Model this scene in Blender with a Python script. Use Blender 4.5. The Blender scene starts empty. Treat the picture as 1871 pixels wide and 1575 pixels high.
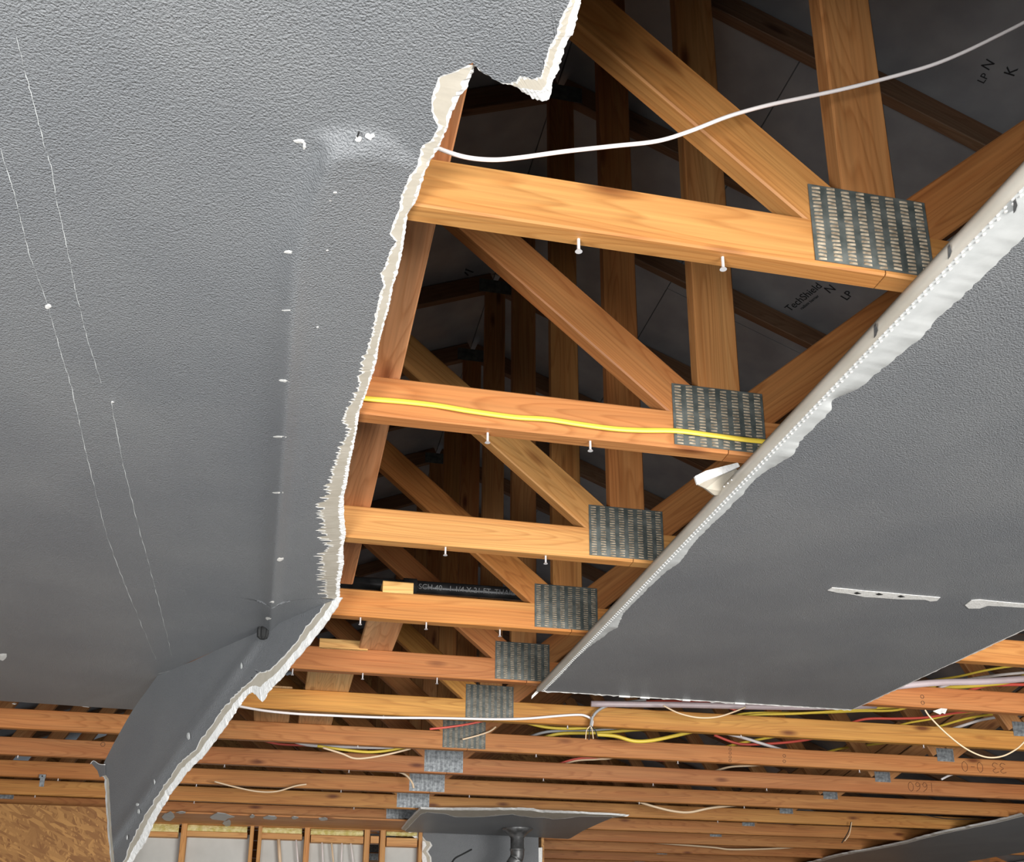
import bpy, bmesh, math, random
from mathutils import Vector, Matrix
from mathutils.geometry import tessellate_polygon
sc = bpy.context.scene
col = sc.collection
random.seed(7)
ZC = 2.5                    # underside of the trusses
CAMZ = ZC - 1.0372
# ---------------------------------------------------------------- camera
F_PX, YAW, PIT, ROL, PX, PY = 1983.3, -.2139, .3358, .0046, 934.7, 1110.5
fw = Vector((-math.sin(YAW)*math.cos(PIT), math.cos(YAW)*math.cos(PIT), math.sin(PIT)))
r0 = Vector((math.cos(YAW), math.sin(YAW), 0)); u0 = r0.cross(fw)
RT = math.cos(ROL)*r0 + math.sin(ROL)*u0; UP = -math.sin(ROL)*r0 + math.cos(ROL)*u0
cam = bpy.data.cameras.new('camera'); camo = bpy.data.objects.new('camera', cam); col.objects.link(camo)
m = Matrix((RT, UP, -fw)).transposed().to_4x4(); m.translation = (0, 0, CAMZ); camo.matrix_world = m
cam.sensor_fit = 'HORIZONTAL'; cam.sensor_width = 36; cam.lens = 36*F_PX/1871
cam.shift_x = (935.5-PX)/1871; cam.shift_y = (PY-787.5)/1871
cam.clip_start = .02; cam.clip_end = 200
sc.camera = camo
# ---------------------------------------------------------------- world and light
w = bpy.data.worlds.new('world'); sc.world = w; w.use_nodes = True
w.node_tree.nodes['Background'].inputs[0].default_value = (.80, .90, 1, 1)
w.node_tree.nodes['Background'].inputs[1].default_value = .35
def area(loc, target, sx, sy, power, colr=(1, 1, 1)):
    l = bpy.data.lights.new('daylight_and_fill', 'AREA'); l.shape = 'RECTANGLE'; l.size = sx; l.size_y = sy; l.energy = power; l.color = colr
    o = bpy.data.objects.new('daylight_and_fill', l); col.objects.link(o); o.location = loc
    o.rotation_euler = (Vector(target)-Vector(loc)).to_track_quat('-Z', 'Y').to_euler(); return o
area((3.3, -3.5, .95), (1.3, 3.2, 2.2), 4.0, 1.7, 720, (1, .985, .96))     # open door behind the camera
area((-1.3, -1.0, .55), (-.3, .9, 2.5), 1.4, .9, 175, (.97, .99, 1))      # added fill lamp for the near left ceiling, no known window
sc.view_settings.view_transform = 'Standard'; sc.view_settings.look = 'None'
sc.view_settings.exposure = 0.0; sc.view_settings.gamma = 1; sc.view_settings.use_curve_mapping = False

# ---------------------------------------------------------------- measuring helpers (planes of the place)
def ray(x, y): return fw + RT*((x-PX)/F_PX) - UP*((y-PY)/F_PX)
def atZ(x, y, z=0):
    d = ray(x, y); t = (1.0372+z)/d.z; return Vector((d.x*t, d.y*t, ZC+z))
def atY(x, y, Y):
    d = ray(x, y); t = Y/d.y; return Vector((d.x*t, Y, CAMZ+d.z*t))
Y0, SP = 1.2544, .6096
DY = {1: -.0015, 2: .0066, 3: -.0013}
def TY(n): return Y0 + n*SP + DY.get(n, 0)

# ---------------------------------------------------------------- materials
def mat(name, base, rough=.6, metal=0, spec=.5):
    M = bpy.data.materials.new(name); M.use_nodes = True
    b = M.node_tree.nodes['Principled BSDF']
    b.inputs['Base Color'].default_value = (*base, 1); b.inputs['Roughness'].default_value = rough
    b.inputs['Metallic'].default_value = metal; b.inputs['Specular IOR Level'].default_value = spec
    return M, M.node_tree.nodes, M.node_tree.links, b
def mottle(name, c1, c2, scale, rough=.6, metal=0, spec=.5, bump=0, bscale=None, dist=.001, detail=4):
    M, N, L, b = mat(name, c1, rough, metal, spec)
    tc = N.new('ShaderNodeTexCoord'); n = N.new('ShaderNodeTexNoise'); n.inputs['Scale'].default_value = scale; n.inputs['Detail'].default_value = detail
    L.new(tc.outputs['Object'], n.inputs['Vector'])
    r = N.new('ShaderNodeValToRGB'); r.color_ramp.elements[0].position = .35; r.color_ramp.elements[1].position = .65
    r.color_ramp.elements[0].color = (*c1, 1); r.color_ramp.elements[1].color = (*c2, 1)
    L.new(n.outputs[0], r.inputs[0]); L.new(r.outputs[0], b.inputs['Base Color'])
    if bump:
        n2 = N.new('ShaderNodeTexNoise'); n2.inputs['Scale'].default_value = bscale or scale; n2.inputs['Detail'].default_value = 3
        L.new(tc.outputs['Object'], n2.inputs['Vector'])
        bp = N.new('ShaderNodeBump'); bp.inputs['Strength'].default_value = bump; bp.inputs['Distance'].default_value = dist
        L.new(n2.outputs[0], bp.inputs['Height']); L.new(bp.outputs[0], b.inputs['Normal'])
    return M
def wood_mat():
    M, N, L, b = mat('fir_lumber', (.5, .25, .08), .55, 0, .35)
    tc = N.new('ShaderNodeTexCoord'); oi = N.new('ShaderNodeObjectInfo')
    off = N.new('ShaderNodeVectorMath'); off.operation = 'SCALE'; off.inputs[0].default_value = (31, 17, 23); L.new(oi.outputs['Random'], off.inputs['Scale'])
    ad = N.new('ShaderNodeVectorMath'); ad.operation = 'ADD'; L.new(tc.outputs['Object'], ad.inputs[0]); L.new(off.outputs[0], ad.inputs[1])
    mp = N.new('ShaderNodeMapping'); mp.inputs['Scale'].default_value = (.55, 8, 8); L.new(ad.outputs[0], mp.inputs['Vector'])
    # annual rings: distorted bands
    nz = N.new('ShaderNodeTexNoise'); nz.inputs['Scale'].default_value = 1.0; nz.inputs['Detail'].default_value = 2; L.new(mp.outputs[0], nz.inputs['Vector'])
    mul = N.new('ShaderNodeMath'); mul.operation = 'MULTIPLY'; mul.inputs[1].default_value = 30; L.new(nz.outputs[0], mul.inputs[0])
    fr = N.new('ShaderNodeMath'); fr.operation = 'FRACT'; L.new(mul.outputs[0], fr.inputs[0])
    rr = N.new('ShaderNodeValToRGB'); e = rr.color_ramp.elements
    e[0].position = 0; e[0].color = (1, 1, 1, 1); e[1].position = .62; e[1].color = (.95, .94, .92, 1)
    x = e.new(.86); x.color = (.80, .73, .66, 1); x = e.new(1.0); x.color = (.98, .98, .98, 1)
    L.new(fr.outputs[0], rr.inputs[0])
    # fine streaks
    mp2 = N.new('ShaderNodeMapping'); mp2.inputs['Scale'].default_value = (3, 160, 160); L.new(ad.outputs[0], mp2.inputs['Vector'])
    n2 = N.new('ShaderNodeTexNoise'); n2.inputs['Scale'].default_value = 1; n2.inputs['Detail'].default_value = 3; L.new(mp2.outputs[0], n2.inputs['Vector'])
    r2 = N.new('ShaderNodeMapRange'); r2.inputs['From Min'].default_value = .3; r2.inputs['From Max'].default_value = .7; r2.inputs['To Min'].default_value = .80; r2.inputs['To Max'].default_value = 1.08; L.new(n2.outputs[0], r2.inputs[0])
    # broad colour drift
    n3 = N.new('ShaderNodeTexNoise'); n3.inputs['Scale'].default_value = 2.2; n3.inputs['Detail'].default_value = 2; L.new(mp.outputs[0], n3.inputs['Vector'])
    cr = N.new('ShaderNodeValToRGB'); cr.color_ramp.elements[0].position = .3; cr.color_ramp.elements[1].position = .7
    cr.color_ramp.elements[0].color = (.92, .78, .68, 1); cr.color_ramp.elements[1].color = (1.06, 1.1, 1.1, 1); L.new(n3.outputs[0], cr.inputs[0])
    # knots
    mp3 = N.new('ShaderNodeMapping'); mp3.inputs['Scale'].default_value = (3.0, 10, 10); L.new(ad.outputs[0], mp3.inputs['Vector'])
    v = N.new('ShaderNodeTexVoronoi'); v.inputs['Scale'].default_value = 1; L.new(mp3.outputs[0], v.inputs['Vector'])
    kr = N.new('ShaderNodeValToRGB'); kr.color_ramp.elements[0].position = .055; kr.color_ramp.elements[0].color = (.34, .22, .15, 1)
    kr.color_ramp.elements[1].position = .17; kr.color_ramp.elements[1].color = (1, 1, 1, 1); L.new(v.outputs['Distance'], kr.inputs[0])
    def mulc(a, c):
        mx = N.new('ShaderNodeMix'); mx.data_type = 'RGBA'; mx.blend_type = 'MULTIPLY'; mx.inputs[0].default_value = 1
        L.new(a, mx.inputs[6]); L.new(c, mx.inputs[7]); return mx.outputs[2]
    c = mulc(oi.outputs['Color'], rr.outputs[0]); c = mulc(c, r2.outputs[0]); c = mulc(c, cr.outputs[0]); c = mulc(c, kr.outputs[0])
    L.new(c, b.inputs['Base Color'])
    bp = N.new('ShaderNodeBump'); bp.inputs['Strength'].default_value = .25; bp.inputs['Distance'].default_value = .001
    L.new(n2.outputs[0], bp.inputs['Height']); L.new(bp.outputs[0], b.inputs['Normal'])
    return M
WOOD = wood_mat()
PAINT = mottle('grey_ceiling_paint', (.170, .177, .187), (.203, .208, .214), 2.5, .38, 0, .5, bump=1.0, bscale=330, dist=.0045)
PAPER = mottle('torn_white_paper', (.66, .64, .60), (.78, .76, .73), 60, .8, bump=.6, bscale=220, dist=.002)
CORE = mottle('cream_board_paper', (.46, .41, .33), (.52, .47, .39), 30, .8, bump=.2, bscale=90)
GYP = mottle('white_gypsum', (.78, .77, .74), (.90, .89, .87), 80, .85, bump=.8, bscale=160, dist=.002)
BACK = mottle('brown_back_paper', (.30, .26, .21), (.36, .31, .25), 20, .85)
MUD = mottle('joint_compound', (.50, .51, .50), (.58, .59, .58), 25, .6, bump=.2, bscale=100)
BEAD = mottle('vinyl_corner_bead', (.42, .38, .32), (.50, .46, .40), 8, .35)
STEEL = mottle('weathered_and_shaded_steel', (.06, .07, .065), (.13, .14, .13), 35, .5, .3)  # dark near plates; also used as painted shade on the attic plates
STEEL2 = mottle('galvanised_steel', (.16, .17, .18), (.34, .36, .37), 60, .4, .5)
TOOTH = mottle('pressed_teeth', (.22, .165, .11), (.46, .38, .28), 90, .4, .2)
SCREW = mat('zinc_screw', (.72, .70, .70), .35, .35)[0]
DECK = mottle('foil_faced_deck', (.27, .275, .29), (.35, .355, .365), 6, .45, .3, bump=.25, bscale=60)
BLACKP = mottle('black_steel_pipe', (.012, .012, .013), (.03, .03, .03), 30, .35, .3)
WCAB = mat('white_cable_jacket', (.80, .74, .72), .45)[0]
YCAB = mat('yellow_cable_jacket', (.72, .52, .06), .4)[0]
RCAB = mat('red_cable_jacket', (.62, .09, .06), .4)[0]
TCAB = mat('tan_cable_jacket', (.74, .55, .36), .45)[0]
KCAB = mat('black_cable_jacket', (.012, .012, .012), .7)[0]
FADED = mat('faded_print', (.13, .13, .13), .5)[0]
GCAB = mat('grey_cable_jacket', (.33, .33, .33), .45)[0]
COPPER = mat('bare_copper', (.65, .35, .2), .3, .8)[0]
MAUVE = mottle('mauve_plastic_pipe', (.42, .33, .34), (.50, .41, .42), 6, .35)
INSUL = mottle('yellow_glass_wool', (.55, .46, .14), (.78, .70, .36), 30, .95, bump=.8, bscale=60, dist=.01)
GREYW = mottle('grey_board_backing', (.50, .50, .47), (.60, .60, .57), 4, .8)
CONC = mottle('concrete_floor', (.20, .195, .185), (.27, .26, .245), 3, .8)
PRIMER = mottle('wall_paint', (.30, .30, .3), (.36, .36, .35), 3, .7)
INK = mat('black_ink', (.012, .012, .014), .7)[0]
PENCIL = mat('brown_marker', (.16, .06, .02), .7)[0]
DUCT = mottle('aged_vent_pipe', (.10, .10, .10), (.22, .22, .22), 25, .4, .6)
def osb_mat():
    M, N, L, b = mat('strand_board', (.5, .28, .1), .6)
    tc = N.new('ShaderNodeTexCoord'); cols = []
    for rot, sc_ in ((.35, (75, 1, 12)), (-.45, (60, 1, 10)), (1.1, (65, 1, 12))):
        mp = N.new('ShaderNodeMapping'); mp.inputs['Scale'].default_value = sc_
        vr = N.new('ShaderNodeVectorRotate'); vr.rotation_type = 'Y_AXIS'; vr.inputs['Angle'].default_value = rot
        L.new(tc.outputs['Object'], vr.inputs['Vector']); L.new(vr.outputs[0], mp.inputs['Vector'])
        v = N.new('ShaderNodeTexVoronoi'); v.inputs['Scale'].default_value = 1; L.new(mp.outputs[0], v.inputs['Vector']); cols.append(v)
    sp = []
    for v in cols: q = N.new('ShaderNodeSeparateColor'); L.new(v.outputs['Color'], q.inputs[0]); sp.append(q)
    def pick(a, b_, f):
        gt = N.new('ShaderNodeMath'); gt.operation = 'GREATER_THAN'; gt.inputs[1].default_value = .5; L.new(f, gt.inputs[0])
        mx = N.new('ShaderNodeMix'); L.new(gt.outputs[0], mx.inputs[0]); L.new(a, mx.inputs[2]); L.new(b_, mx.inputs[3]); return mx.outputs[0]
    x = pick(sp[0].outputs[0], sp[1].outputs[0], sp[0].outputs[1]); x = pick(x, sp[2].outputs[0], sp[2].outputs[1])
    r = N.new('ShaderNodeValToRGB'); e = r.color_ramp.elements; e[0].position = .0; e[0].color = (.24, .095, .02, 1); e[1].position = 1; e[1].color = (.50, .25, .07, 1)
    L.new(x, r.inputs[0]); L.new(r.outputs[0], b.inputs['Base Color']); return M
OSB = osb_mat()

# ---------------------------------------------------------------- object helpers
def link(name, me, M=None, parent=None, mw=None, smooth=False):
    o = bpy.data.objects.new(name, me); col.objects.link(o)
    if M is not None:
        if not me.materials: me.materials.append(M)
    if smooth:
        for p in me.polygons: p.use_smooth = True
    if parent is not None: o.parent = parent
    if mw is not None: o.matrix_local = mw
    return o
def tag(o, label=None, cat=None, group=None, kind=None):
    if label: o['label'] = label
    if cat: o['category'] = cat
    if group: o['group'] = group
    if kind: o['kind'] = kind
    return o
def empty(name, loc, label=None, cat=None, group=None, kind=None):
    o = bpy.data.objects.new(name, None); col.objects.link(o); o.location = loc; o.empty_display_size = .05
    return tag(o, label, cat, group, kind)
def rel(parent, M4): return Matrix.Translation(-Vector(parent.location)) @ M4
def meshfrom(name, V, Fc):
    me = bpy.data.meshes.new(name); me.from_pydata([tuple(v) for v in V], [], Fc); me.update(); return me
def fix(me):
    bm = bmesh.new(); bm.from_mesh(me); bmesh.ops.recalc_face_normals(bm, faces=bm.faces); bm.to_mesh(me); bm.free(); return me
_bc = {}
def board_mesh(L_, H_, T_, e=.003, c0=0, c1=0):
    """lumber along local X centred on the origin, height Z, thickness Y; c0/c1 shear the end cuts"""
    k = (round(L_, 4), round(H_, 4), round(T_, 4), e, round(c0, 3), round(c1, 3))
    if k in _bc: return _bc[k]
    h, t = H_/2, T_/2
    ring = [(-t+e, -h), (t-e, -h), (t, -h+e), (t, h-e), (t-e, h), (-t+e, h), (-t, h-e), (-t, -h+e)]
    V = [(-L_/2 + c0*z/h*1.0, y, z) for y, z in ring] + [(L_/2 + c1*z/h*1.0, y, z) for y, z in ring]
    Fc = [tuple(range(7, -1, -1)), tuple(range(8, 16))] + [(i, (i+1) % 8, 8+(i+1) % 8, 8+i) for i in range(8)]
    me = meshfrom('board', V, Fc); me.materials.append(WOOD); _bc[k] = fix(me); return me
TONES = [(.50, .235, .062), (.44, .19, .055), (.49, .23, .065), (.45, .19, .052), (.42, .175, .052), (.49, .23, .055), (.42, .18, .055), (.44, .19, .058), (.45, .195, .058)]
def board(name, p, q, H_, T_=.038, parent=None, thick=Vector((0, 1, 0)), tone=None, c0=0, c1=0):
    p = Vector(p); q = Vector(q); X = (q-p).normalized(); Yv = (thick - X*thick.dot(X)).normalized(); Zv = X.cross(Yv)
    M4 = Matrix((X, Yv, Zv)).transposed().to_4x4(); M4.translation = (p+q)/2
    me = board_mesh((q-p).length, H_, T_, .003, c0, c1)
    o = link(name, me, None, parent, rel(parent, M4) if parent is not None else M4)
    t = tone or random.choice(TONES); j = random.uniform(.93, 1.05)
    o.color = (t[0]*j, t[1]*j, t[2]*j, 1); return o
def box_obj(name, lo, hi, M, parent=None, bev=0):
    lo = Vector(lo); hi = Vector(hi); c = (lo+hi)/2; s = (hi-lo)/2
    V = [(sx*s.x, sy*s.y, sz*s.z) for sx in (-1, 1) for sy in (-1, 1) for sz in (-1, 1)]
    Fc = [(0, 1, 3, 2), (4, 6, 7, 5), (0, 4, 5, 1), (2, 3, 7, 6), (0, 2, 6, 4), (1, 5, 7, 3)]
    me = fix(meshfrom(name, V, Fc))
    if bev:
        bm = bmesh.new(); bm.from_mesh(me); bmesh.ops.bevel(bm, geom=bm.edges[:], offset=bev, segments=2, affect='EDGES'); bm.to_mesh(me); bm.free()
    return link(name, me, M, parent, Matrix.Translation(c - (Vector(parent.location) if parent else Vector())))
def smooth_path(P, k=6):
    P = [Vector(p) for p in P]; out = []
    for i in range(len(P)-1):
        a = P[max(i-1, 0)]; b_ = P[i]; c = P[i+1]; d = P[min(i+2, len(P)-1)]
        for j in range(k):
            t = j/k; out.append(.5*((2*b_)+(c-a)*t+(2*a-5*b_+4*c-d)*t*t+(3*b_-a-3*c+d)*t**3))
    out.append(P[-1]); return out
def tube_mesh(P, r, n=8, flat=1.0, taper=None):
    V = []; Fc = []
    for i, p in enumerate(P):
        t = (P[min(i+1, len(P)-1)]-P[max(i-1, 0)]).normalized()
        a = Vector((0, 0, 1)) if abs(t.z) < .9 else Vector((0, 1, 0))
        s = t.cross(a).normalized(); u = s.cross(t).normalized()
        rr = r*(taper(i/(len(P)-1)) if taper else 1)
        for k in range(n):
            th = 2*math.pi*k/n; V.append(p + s*(math.cos(th)*rr*flat) + u*(math.sin(th)*rr))
    for i in range(len(P)-1):
        for k in range(n): Fc.append((i*n+k, i*n+(k+1) % n, (i+1)*n+(k+1) % n, (i+1)*n+k))
    Fc.append(tuple(range(n))[::-1]); Fc.append(tuple(range((len(P)-1)*n, len(P)*n)))
    return V, Fc
def tube(name, P, r, M, parent=None, n=8, k=6, flat=1.0):
    P = smooth_path(P, k) if k > 1 else [Vector(p) for p in P]
    o0 = P[0].copy() if parent is None else Vector(parent.location)
    V, Fc = tube_mesh([p-o0 for p in P], r, n, flat); me = fix(meshfrom(name, V, Fc))
    return link(name, me, M, parent, Matrix.Translation(o0) if parent is None else None, True)
def text(name, body, size, M4, M, parent=None, depth=.0004):
    cu = bpy.data.curves.new(name, 'FONT'); cu.body = body; cu.size = size; cu.align_x = 'CENTER'; cu.align_y = 'CENTER'; cu.extrude = depth
    o = bpy.data.objects.new(name, cu); col.objects.link(o)
    dg = bpy.context.evaluated_depsgraph_get(); me = bpy.data.meshes.new_from_object(o.evaluated_get(dg)); bpy.data.objects.remove(o)
    me.materials.clear(); return link(name, me, M, parent, rel(parent, M4) if parent is not None else M4)
def frame(o, X, Z):
    X = Vector(X).normalized(); Z = Vector(Z).normalized(); Yv = Z.cross(X).normalized(); X = Yv.cross(Z)
    M4 = Matrix((X, Yv, Z)).transposed().to_4x4(); M4.translation = o; return M4

# ---------------------------------------------------------------- room shell
XL, XR, YB, YF = -3.6, 6.3, -4.6, 10.6
o = box_obj('floor', (XL, YB, -.1), (XR, YF, 0), CONC); tag(o, kind='structure')
o = box_obj('wall_left', (XL-.12, YB, 0), (XL, YF, ZC), PRIMER); tag(o, kind='structure')
o = box_obj('wall_left_upper', (XL-.12, YB, ZC), (XL, YF, ZC+.44), PRIMER); tag(o, kind='structure')
o = box_obj('wall_right', (XR, YB, 0), (XR+.12, YF, ZC), PRIMER); tag(o, kind='structure')
# roof deck: panels butt along the slope, 8 ft long along the ridge
RX, RZ, SL = .85, 2.10, .40          # ridge position and underside of the rafters at the ridge
deck = empty('ceiling', (RX, 4, ZC+RZ+.1), 'dark foil-faced roof sheathing above the trusses', kind='structure')
cs = math.cos(math.atan(SL)); dz = .094/cs
def deck_z(x): return ZC + RZ + dz - SL*abs(x-RX)
for side in (1, -1):
    xs = [0.0, .70, 1.83, 2.96, 4.09, 5.6]
    for i in range(len(xs)-1):
        ys = [-2.2 + (1.2 if i % 2 else -.8)] 
        while ys[-1] < YF: ys.append(ys[-1]+2.44)
        for j in range(len(ys)-1):
            a, b_ = RX+side*(xs[i]+.002), RX+side*(xs[i+1]-.002); y0, y1 = ys[j]+.002, ys[j+1]-.002
            V = []
            for t in (0, .012):
                for (x, y) in ((a, y0), (b_, y0), (b_, y1), (a, y1)): V.append((x, y, deck_z(x)+t))
            c = Vector((RX, 4, ZC+RZ+.1)); V = [Vector(v)-c for v in V]
            me = fix(meshfrom('deck_panel', V, [(0, 1, 2, 3), (7, 6, 5, 4), (0, 4, 5, 1), (1, 5, 6, 2), (2, 6, 7, 3), (3, 7, 4, 0)]))
            link('deck_panel', me, DECK, deck)
# roofing felt over the panels keeps daylight out of the joints
for side in (1, -1):
    V = []; c = Vector((RX, 4, ZC+RZ+.1))
    for t in (.0125, .02):
        for (x, y) in ((RX, -2.4), (RX+side*5.7, -2.4), (RX+side*5.7, YF+.3), (RX, YF+.3)): V.append(Vector((x, y, deck_z(x)+t))-c)
    link('roofing_felt', fix(meshfrom('roofing_felt', V, [(0, 1, 2, 3), (7, 6, 5, 4), (0, 4, 5, 1), (1, 5, 6, 2), (2, 6, 7, 3), (3, 7, 4, 0)])), BLACKP, deck)
# gable at the far end of the attic and at the near end
for nm, yy in (('wall_gable_far', YF-.02), ('wall_gable_near', -2.2)):
    g = empty(nm, (RX, yy, ZC), 'plywood gable end closing the attic', kind='structure')
    V = [(XL-RX-.5, 0, -.02), (XR-RX+.5, 0, -.02), (XR-RX+.5, 0, .1), (0, 0, RZ+.1), (XL-RX-.5, 0, .1)]
    V = [Vector(v) for v in V] + [Vector(v)+Vector((0, .012, 0)) for v in V]
    link('gable_sheathing', fix(meshfrom('gable', V, [(0, 1, 2, 3, 4), (9, 8, 7, 6, 5)]+[(i, (i+1) % 5, 5+(i+1) % 5, 5+i) for i in range(5)])), OSB, g)

# ---------------------------------------------------------------- trusses
HC = .0855
def slots(Wd, Hg, nc, nr):
    V = []; Fc = []
    for i in range(nc):
        for j in range(nr):
            x = (i+.5)/nc*Wd + random.uniform(-.0006, .0006); z = (j+.5+(.3 if i % 2 else 0))/(nr+.4)*Hg
            w_, h_ = Wd/nc*.28, Hg/nr*.24; d = .0018; n0 = len(V); s = random.uniform(-.0008, .0008)
            V += [(x-w_, 0, z-h_+s), (x+w_, 0, z-h_-s), (x+w_, 0, z+h_-s), (x-w_, 0, z+h_+s),
                  (x-w_*.8, -d, z-h_*.3+s), (x+w_*.8, -d, z-h_*.3-s), (x+w_*.8, -d, z+h_*.6-s), (x-w_*.8, -d, z+h_*.6+s)]
            Fc += [(4, 5, 6, 7), (0, 1, 5, 4), (1, 2, 6, 5), (2, 3, 7, 6), (3, 0, 4, 7)]
            Fc[-5:] = [tuple(n0+k for k in f) for f in Fc[-5:]]
    return meshfrom('teeth', V, Fc)
PW, PH = .202, .142
pl_me = None
def plate(parent, x0, z0, wd, hg, y, near, lab=None, rot=0, dark=False):
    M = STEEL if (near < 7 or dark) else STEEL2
    V = [(0, 0, 0), (wd, 0, 0), (wd, 0, hg), (0, 0, hg)]; V = V + [(a, -.0013, c) for a, b_, c in V]
    me = fix(meshfrom('plate', V, [(3, 2, 1, 0), (4, 5, 6, 7), (0, 1, 5, 4), (1, 2, 6, 5), (2, 3, 7, 6), (3, 0, 4, 7)]))
    M4 = Matrix.Translation((x0, y, z0)) @ Matrix.Rotation(rot, 4, 'Y')
    p = link('gusset_plate', me, M, parent, rel(parent, M4))
    if lab: p['label'] = lab
    if near < 11:
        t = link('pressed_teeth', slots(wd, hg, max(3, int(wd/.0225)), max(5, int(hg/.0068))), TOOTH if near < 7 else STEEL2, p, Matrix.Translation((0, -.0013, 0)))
        t['kind'] = 'stuff'
    return p
ORD = ['nearest', 'second nearest', 'third nearest', 'fourth nearest', 'fifth nearest', 'sixth nearest', 'seventh', 'eighth', 'ninth', 'tenth', 'eleventh', 'twelfth', 'thirteenth', 'fourteenth', 'fifteenth']
EXTRA = {0: 'golden bottom chord, dark metal plate, white cable above',
         1: 'with a yellow cable stretched along its reddish bottom chord',
         2: 'with a pale golden bottom chord, just below a white plasterboard scrap',
         3: 'with the black pipe running just behind its bottom chord',
         4: 'its reddish chord passing the lower tip of the right panel',
         5: 'with a thin white cable sagging along its yellowish bottom chord',
         6: 'with black stamped rings and a grey metal plate under a red wire',
         7: 'with a reddish chord marked with numbers near the right edge',
         8: 'whose chord carries the faint number 1660'}
screws = {0: [(1057, 443), (1320, 476)], 1: [(891, 797), (1079, 811)], 2: [(814, 1006), (998, 1020)], 3: [(660, 1130), (780, 1141), (913, 1157)],
          4: [(535, 1227), (663, 1236), (799, 1244)]}
def screw(parent, p, L_=.019):
    P = [p, p - Vector((0, 0, L_))]
    s = link('drywall_screw', None or (lambda: (lambda VF: fix(meshfrom('shank', VF[0], VF[1])))(tube_mesh([Vector((0, 0, 0)), Vector((0, 0, -L_))], 0.0024, 8)))(), SCREW, parent, rel(parent, Matrix.Translation(p)))
    hd = meshfrom('head', *tube_mesh([Vector((0, 0, -L_+.003)), Vector((0, 0, -L_-.0008))], .0056, 10, taper=lambda t: .45+.55*t))
    link('screw_head', fix(hd), SCREW, s)
BT = {0: (.43, .205, .062), 1: (.42, .18, .06), 2: (.50, .25, .08), 3: (.51, .22, .06), 4: (.45, .175, .055), 5: (.52, .25, .055), 6: (.45, .19, .06), 7: (.43, .175, .06), 8: (.44, .19, .055), 9: (.46, .215, .055), 10: (.43, .185, .055)}
for n in range(-2, 15):
    y = TY(n); yc = y+.019
    if n < 0: lab = 'fir roof truss ' + ('just above the top edge of the picture' if n == -1 else 'farther behind the viewer, above the ceiling boards')
    else:
        lab = f"{ORD[n]} roof truss, " + EXTRA.get(n, 'deep in the row towards the far wall')
    tr = empty('roof_truss', (RX, y, ZC), lab, 'roof truss', 'fir roof trusses in a row')
    bt = BT.get(n, (.42, .18, .055))
    js = .86
    board('bottom_chord', (XL-.3, yc, ZC+HC/2), (js-.001, yc, ZC+HC/2), HC, .038, tr, tone=bt)
    board('bottom_chord', (js+.001, yc, ZC+HC/2), (XR+.3, yc, ZC+HC/2), HC, .038, tr, tone=tuple(c*.93 for c in bt))
    # rafters
    for s in (1, -1):
        x1 = RX + s*5.3; zz = lambda x: ZC+RZ-SL*abs(x-RX)+.044/cs
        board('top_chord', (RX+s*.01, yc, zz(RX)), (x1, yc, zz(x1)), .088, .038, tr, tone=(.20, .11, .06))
    kb = ZC+HC
    board('king_post', (RX, yc, kb), (RX, yc, ZC+RZ+.01), .095, .0375, tr, tone=[(.36, .165, .058), (.42, .20, .07), (.37, .155, .05), (.40, .18, .055)][n % 4])
    for s in (1, -1):
        # main diagonal from the foot of the king post to the rafter
        a = Vector((RX+s*.075, yc, ZC+.105)); sl = .85
        d = (RZ-.105-SL*.075)/(sl+SL)
        b_ = a + Vector((s*d, 0, sl*d))
        board('web', a, b_, .087, .0375, tr, tone=(tuple(c*.98 for c in bt) if s < 0 else (.29, .12, .038)))
        # second and third webs meeting at the outer joint
        jx = RX+s*2.5
        board('web', (b_.x+s*.03, yc, b_.z-.02), (jx-s*.03, yc, ZC+.11), .087, .0375, tr, tone=(.40, .19, .07))
        x3 = RX+s*3.45
        board('web', (jx+s*.03, yc, ZC+.11), (x3, yc, ZC+RZ-SL*3.45-.005), .087, .0375, tr, tone=(.40, .19, .07))
        plate(tr, jx-.048, ZC+.062, .096, .068, y-.0004, max(n, 7))
        if n < 5: plate(tr, b_.x-.06, b_.z-.03, .12, .10, y-.0004, 20, dark=True)  # dark steel stands in for attic shade on this plate
    plate(tr, RX-.08, ZC+RZ-.02, .16, .07, y-.0004, 20, dark=True)  # peak plate: dimness of the attic put into its dark steel
    plate(tr, .7425, ZC+.0075, PW, .1415, y-.0004, max(n, 0))
    for sx, sy in screws.get(n, []): 
        p = atZ(sx, sy-6, 0); screw(tr, Vector((p.x, min(max(p.y, y+.012), y+.03), ZC)), .021)
    if n > 4:
        for k in range(6):
            if n < 10: screw(tr, Vector((-1.2+k*.8+random.uniform(-.2, .2), y+.02, ZC)), .012)
TR = [o for o in col.objects if o.name.startswith('roof_truss')]
def truss(n): return [o for o in TR if abs(o.location.y-TY(n)) < .01][0]
# stamps and hand-marked numbers on the chords
def chord_text(body, px, py, n, size, M=PENCIL, flip=False, ang=0):
    p = atY(px, py, TY(n)-.0006)
    X = Vector((-1, 0, 0)) if flip else Vector((1, 0, 0))
    M4 = frame(p, X, (0, -1, 0)) @ Matrix.Rotation(ang, 4, 'Z')
    return text('mark', body, size, M4, M, truss(n))

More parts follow.
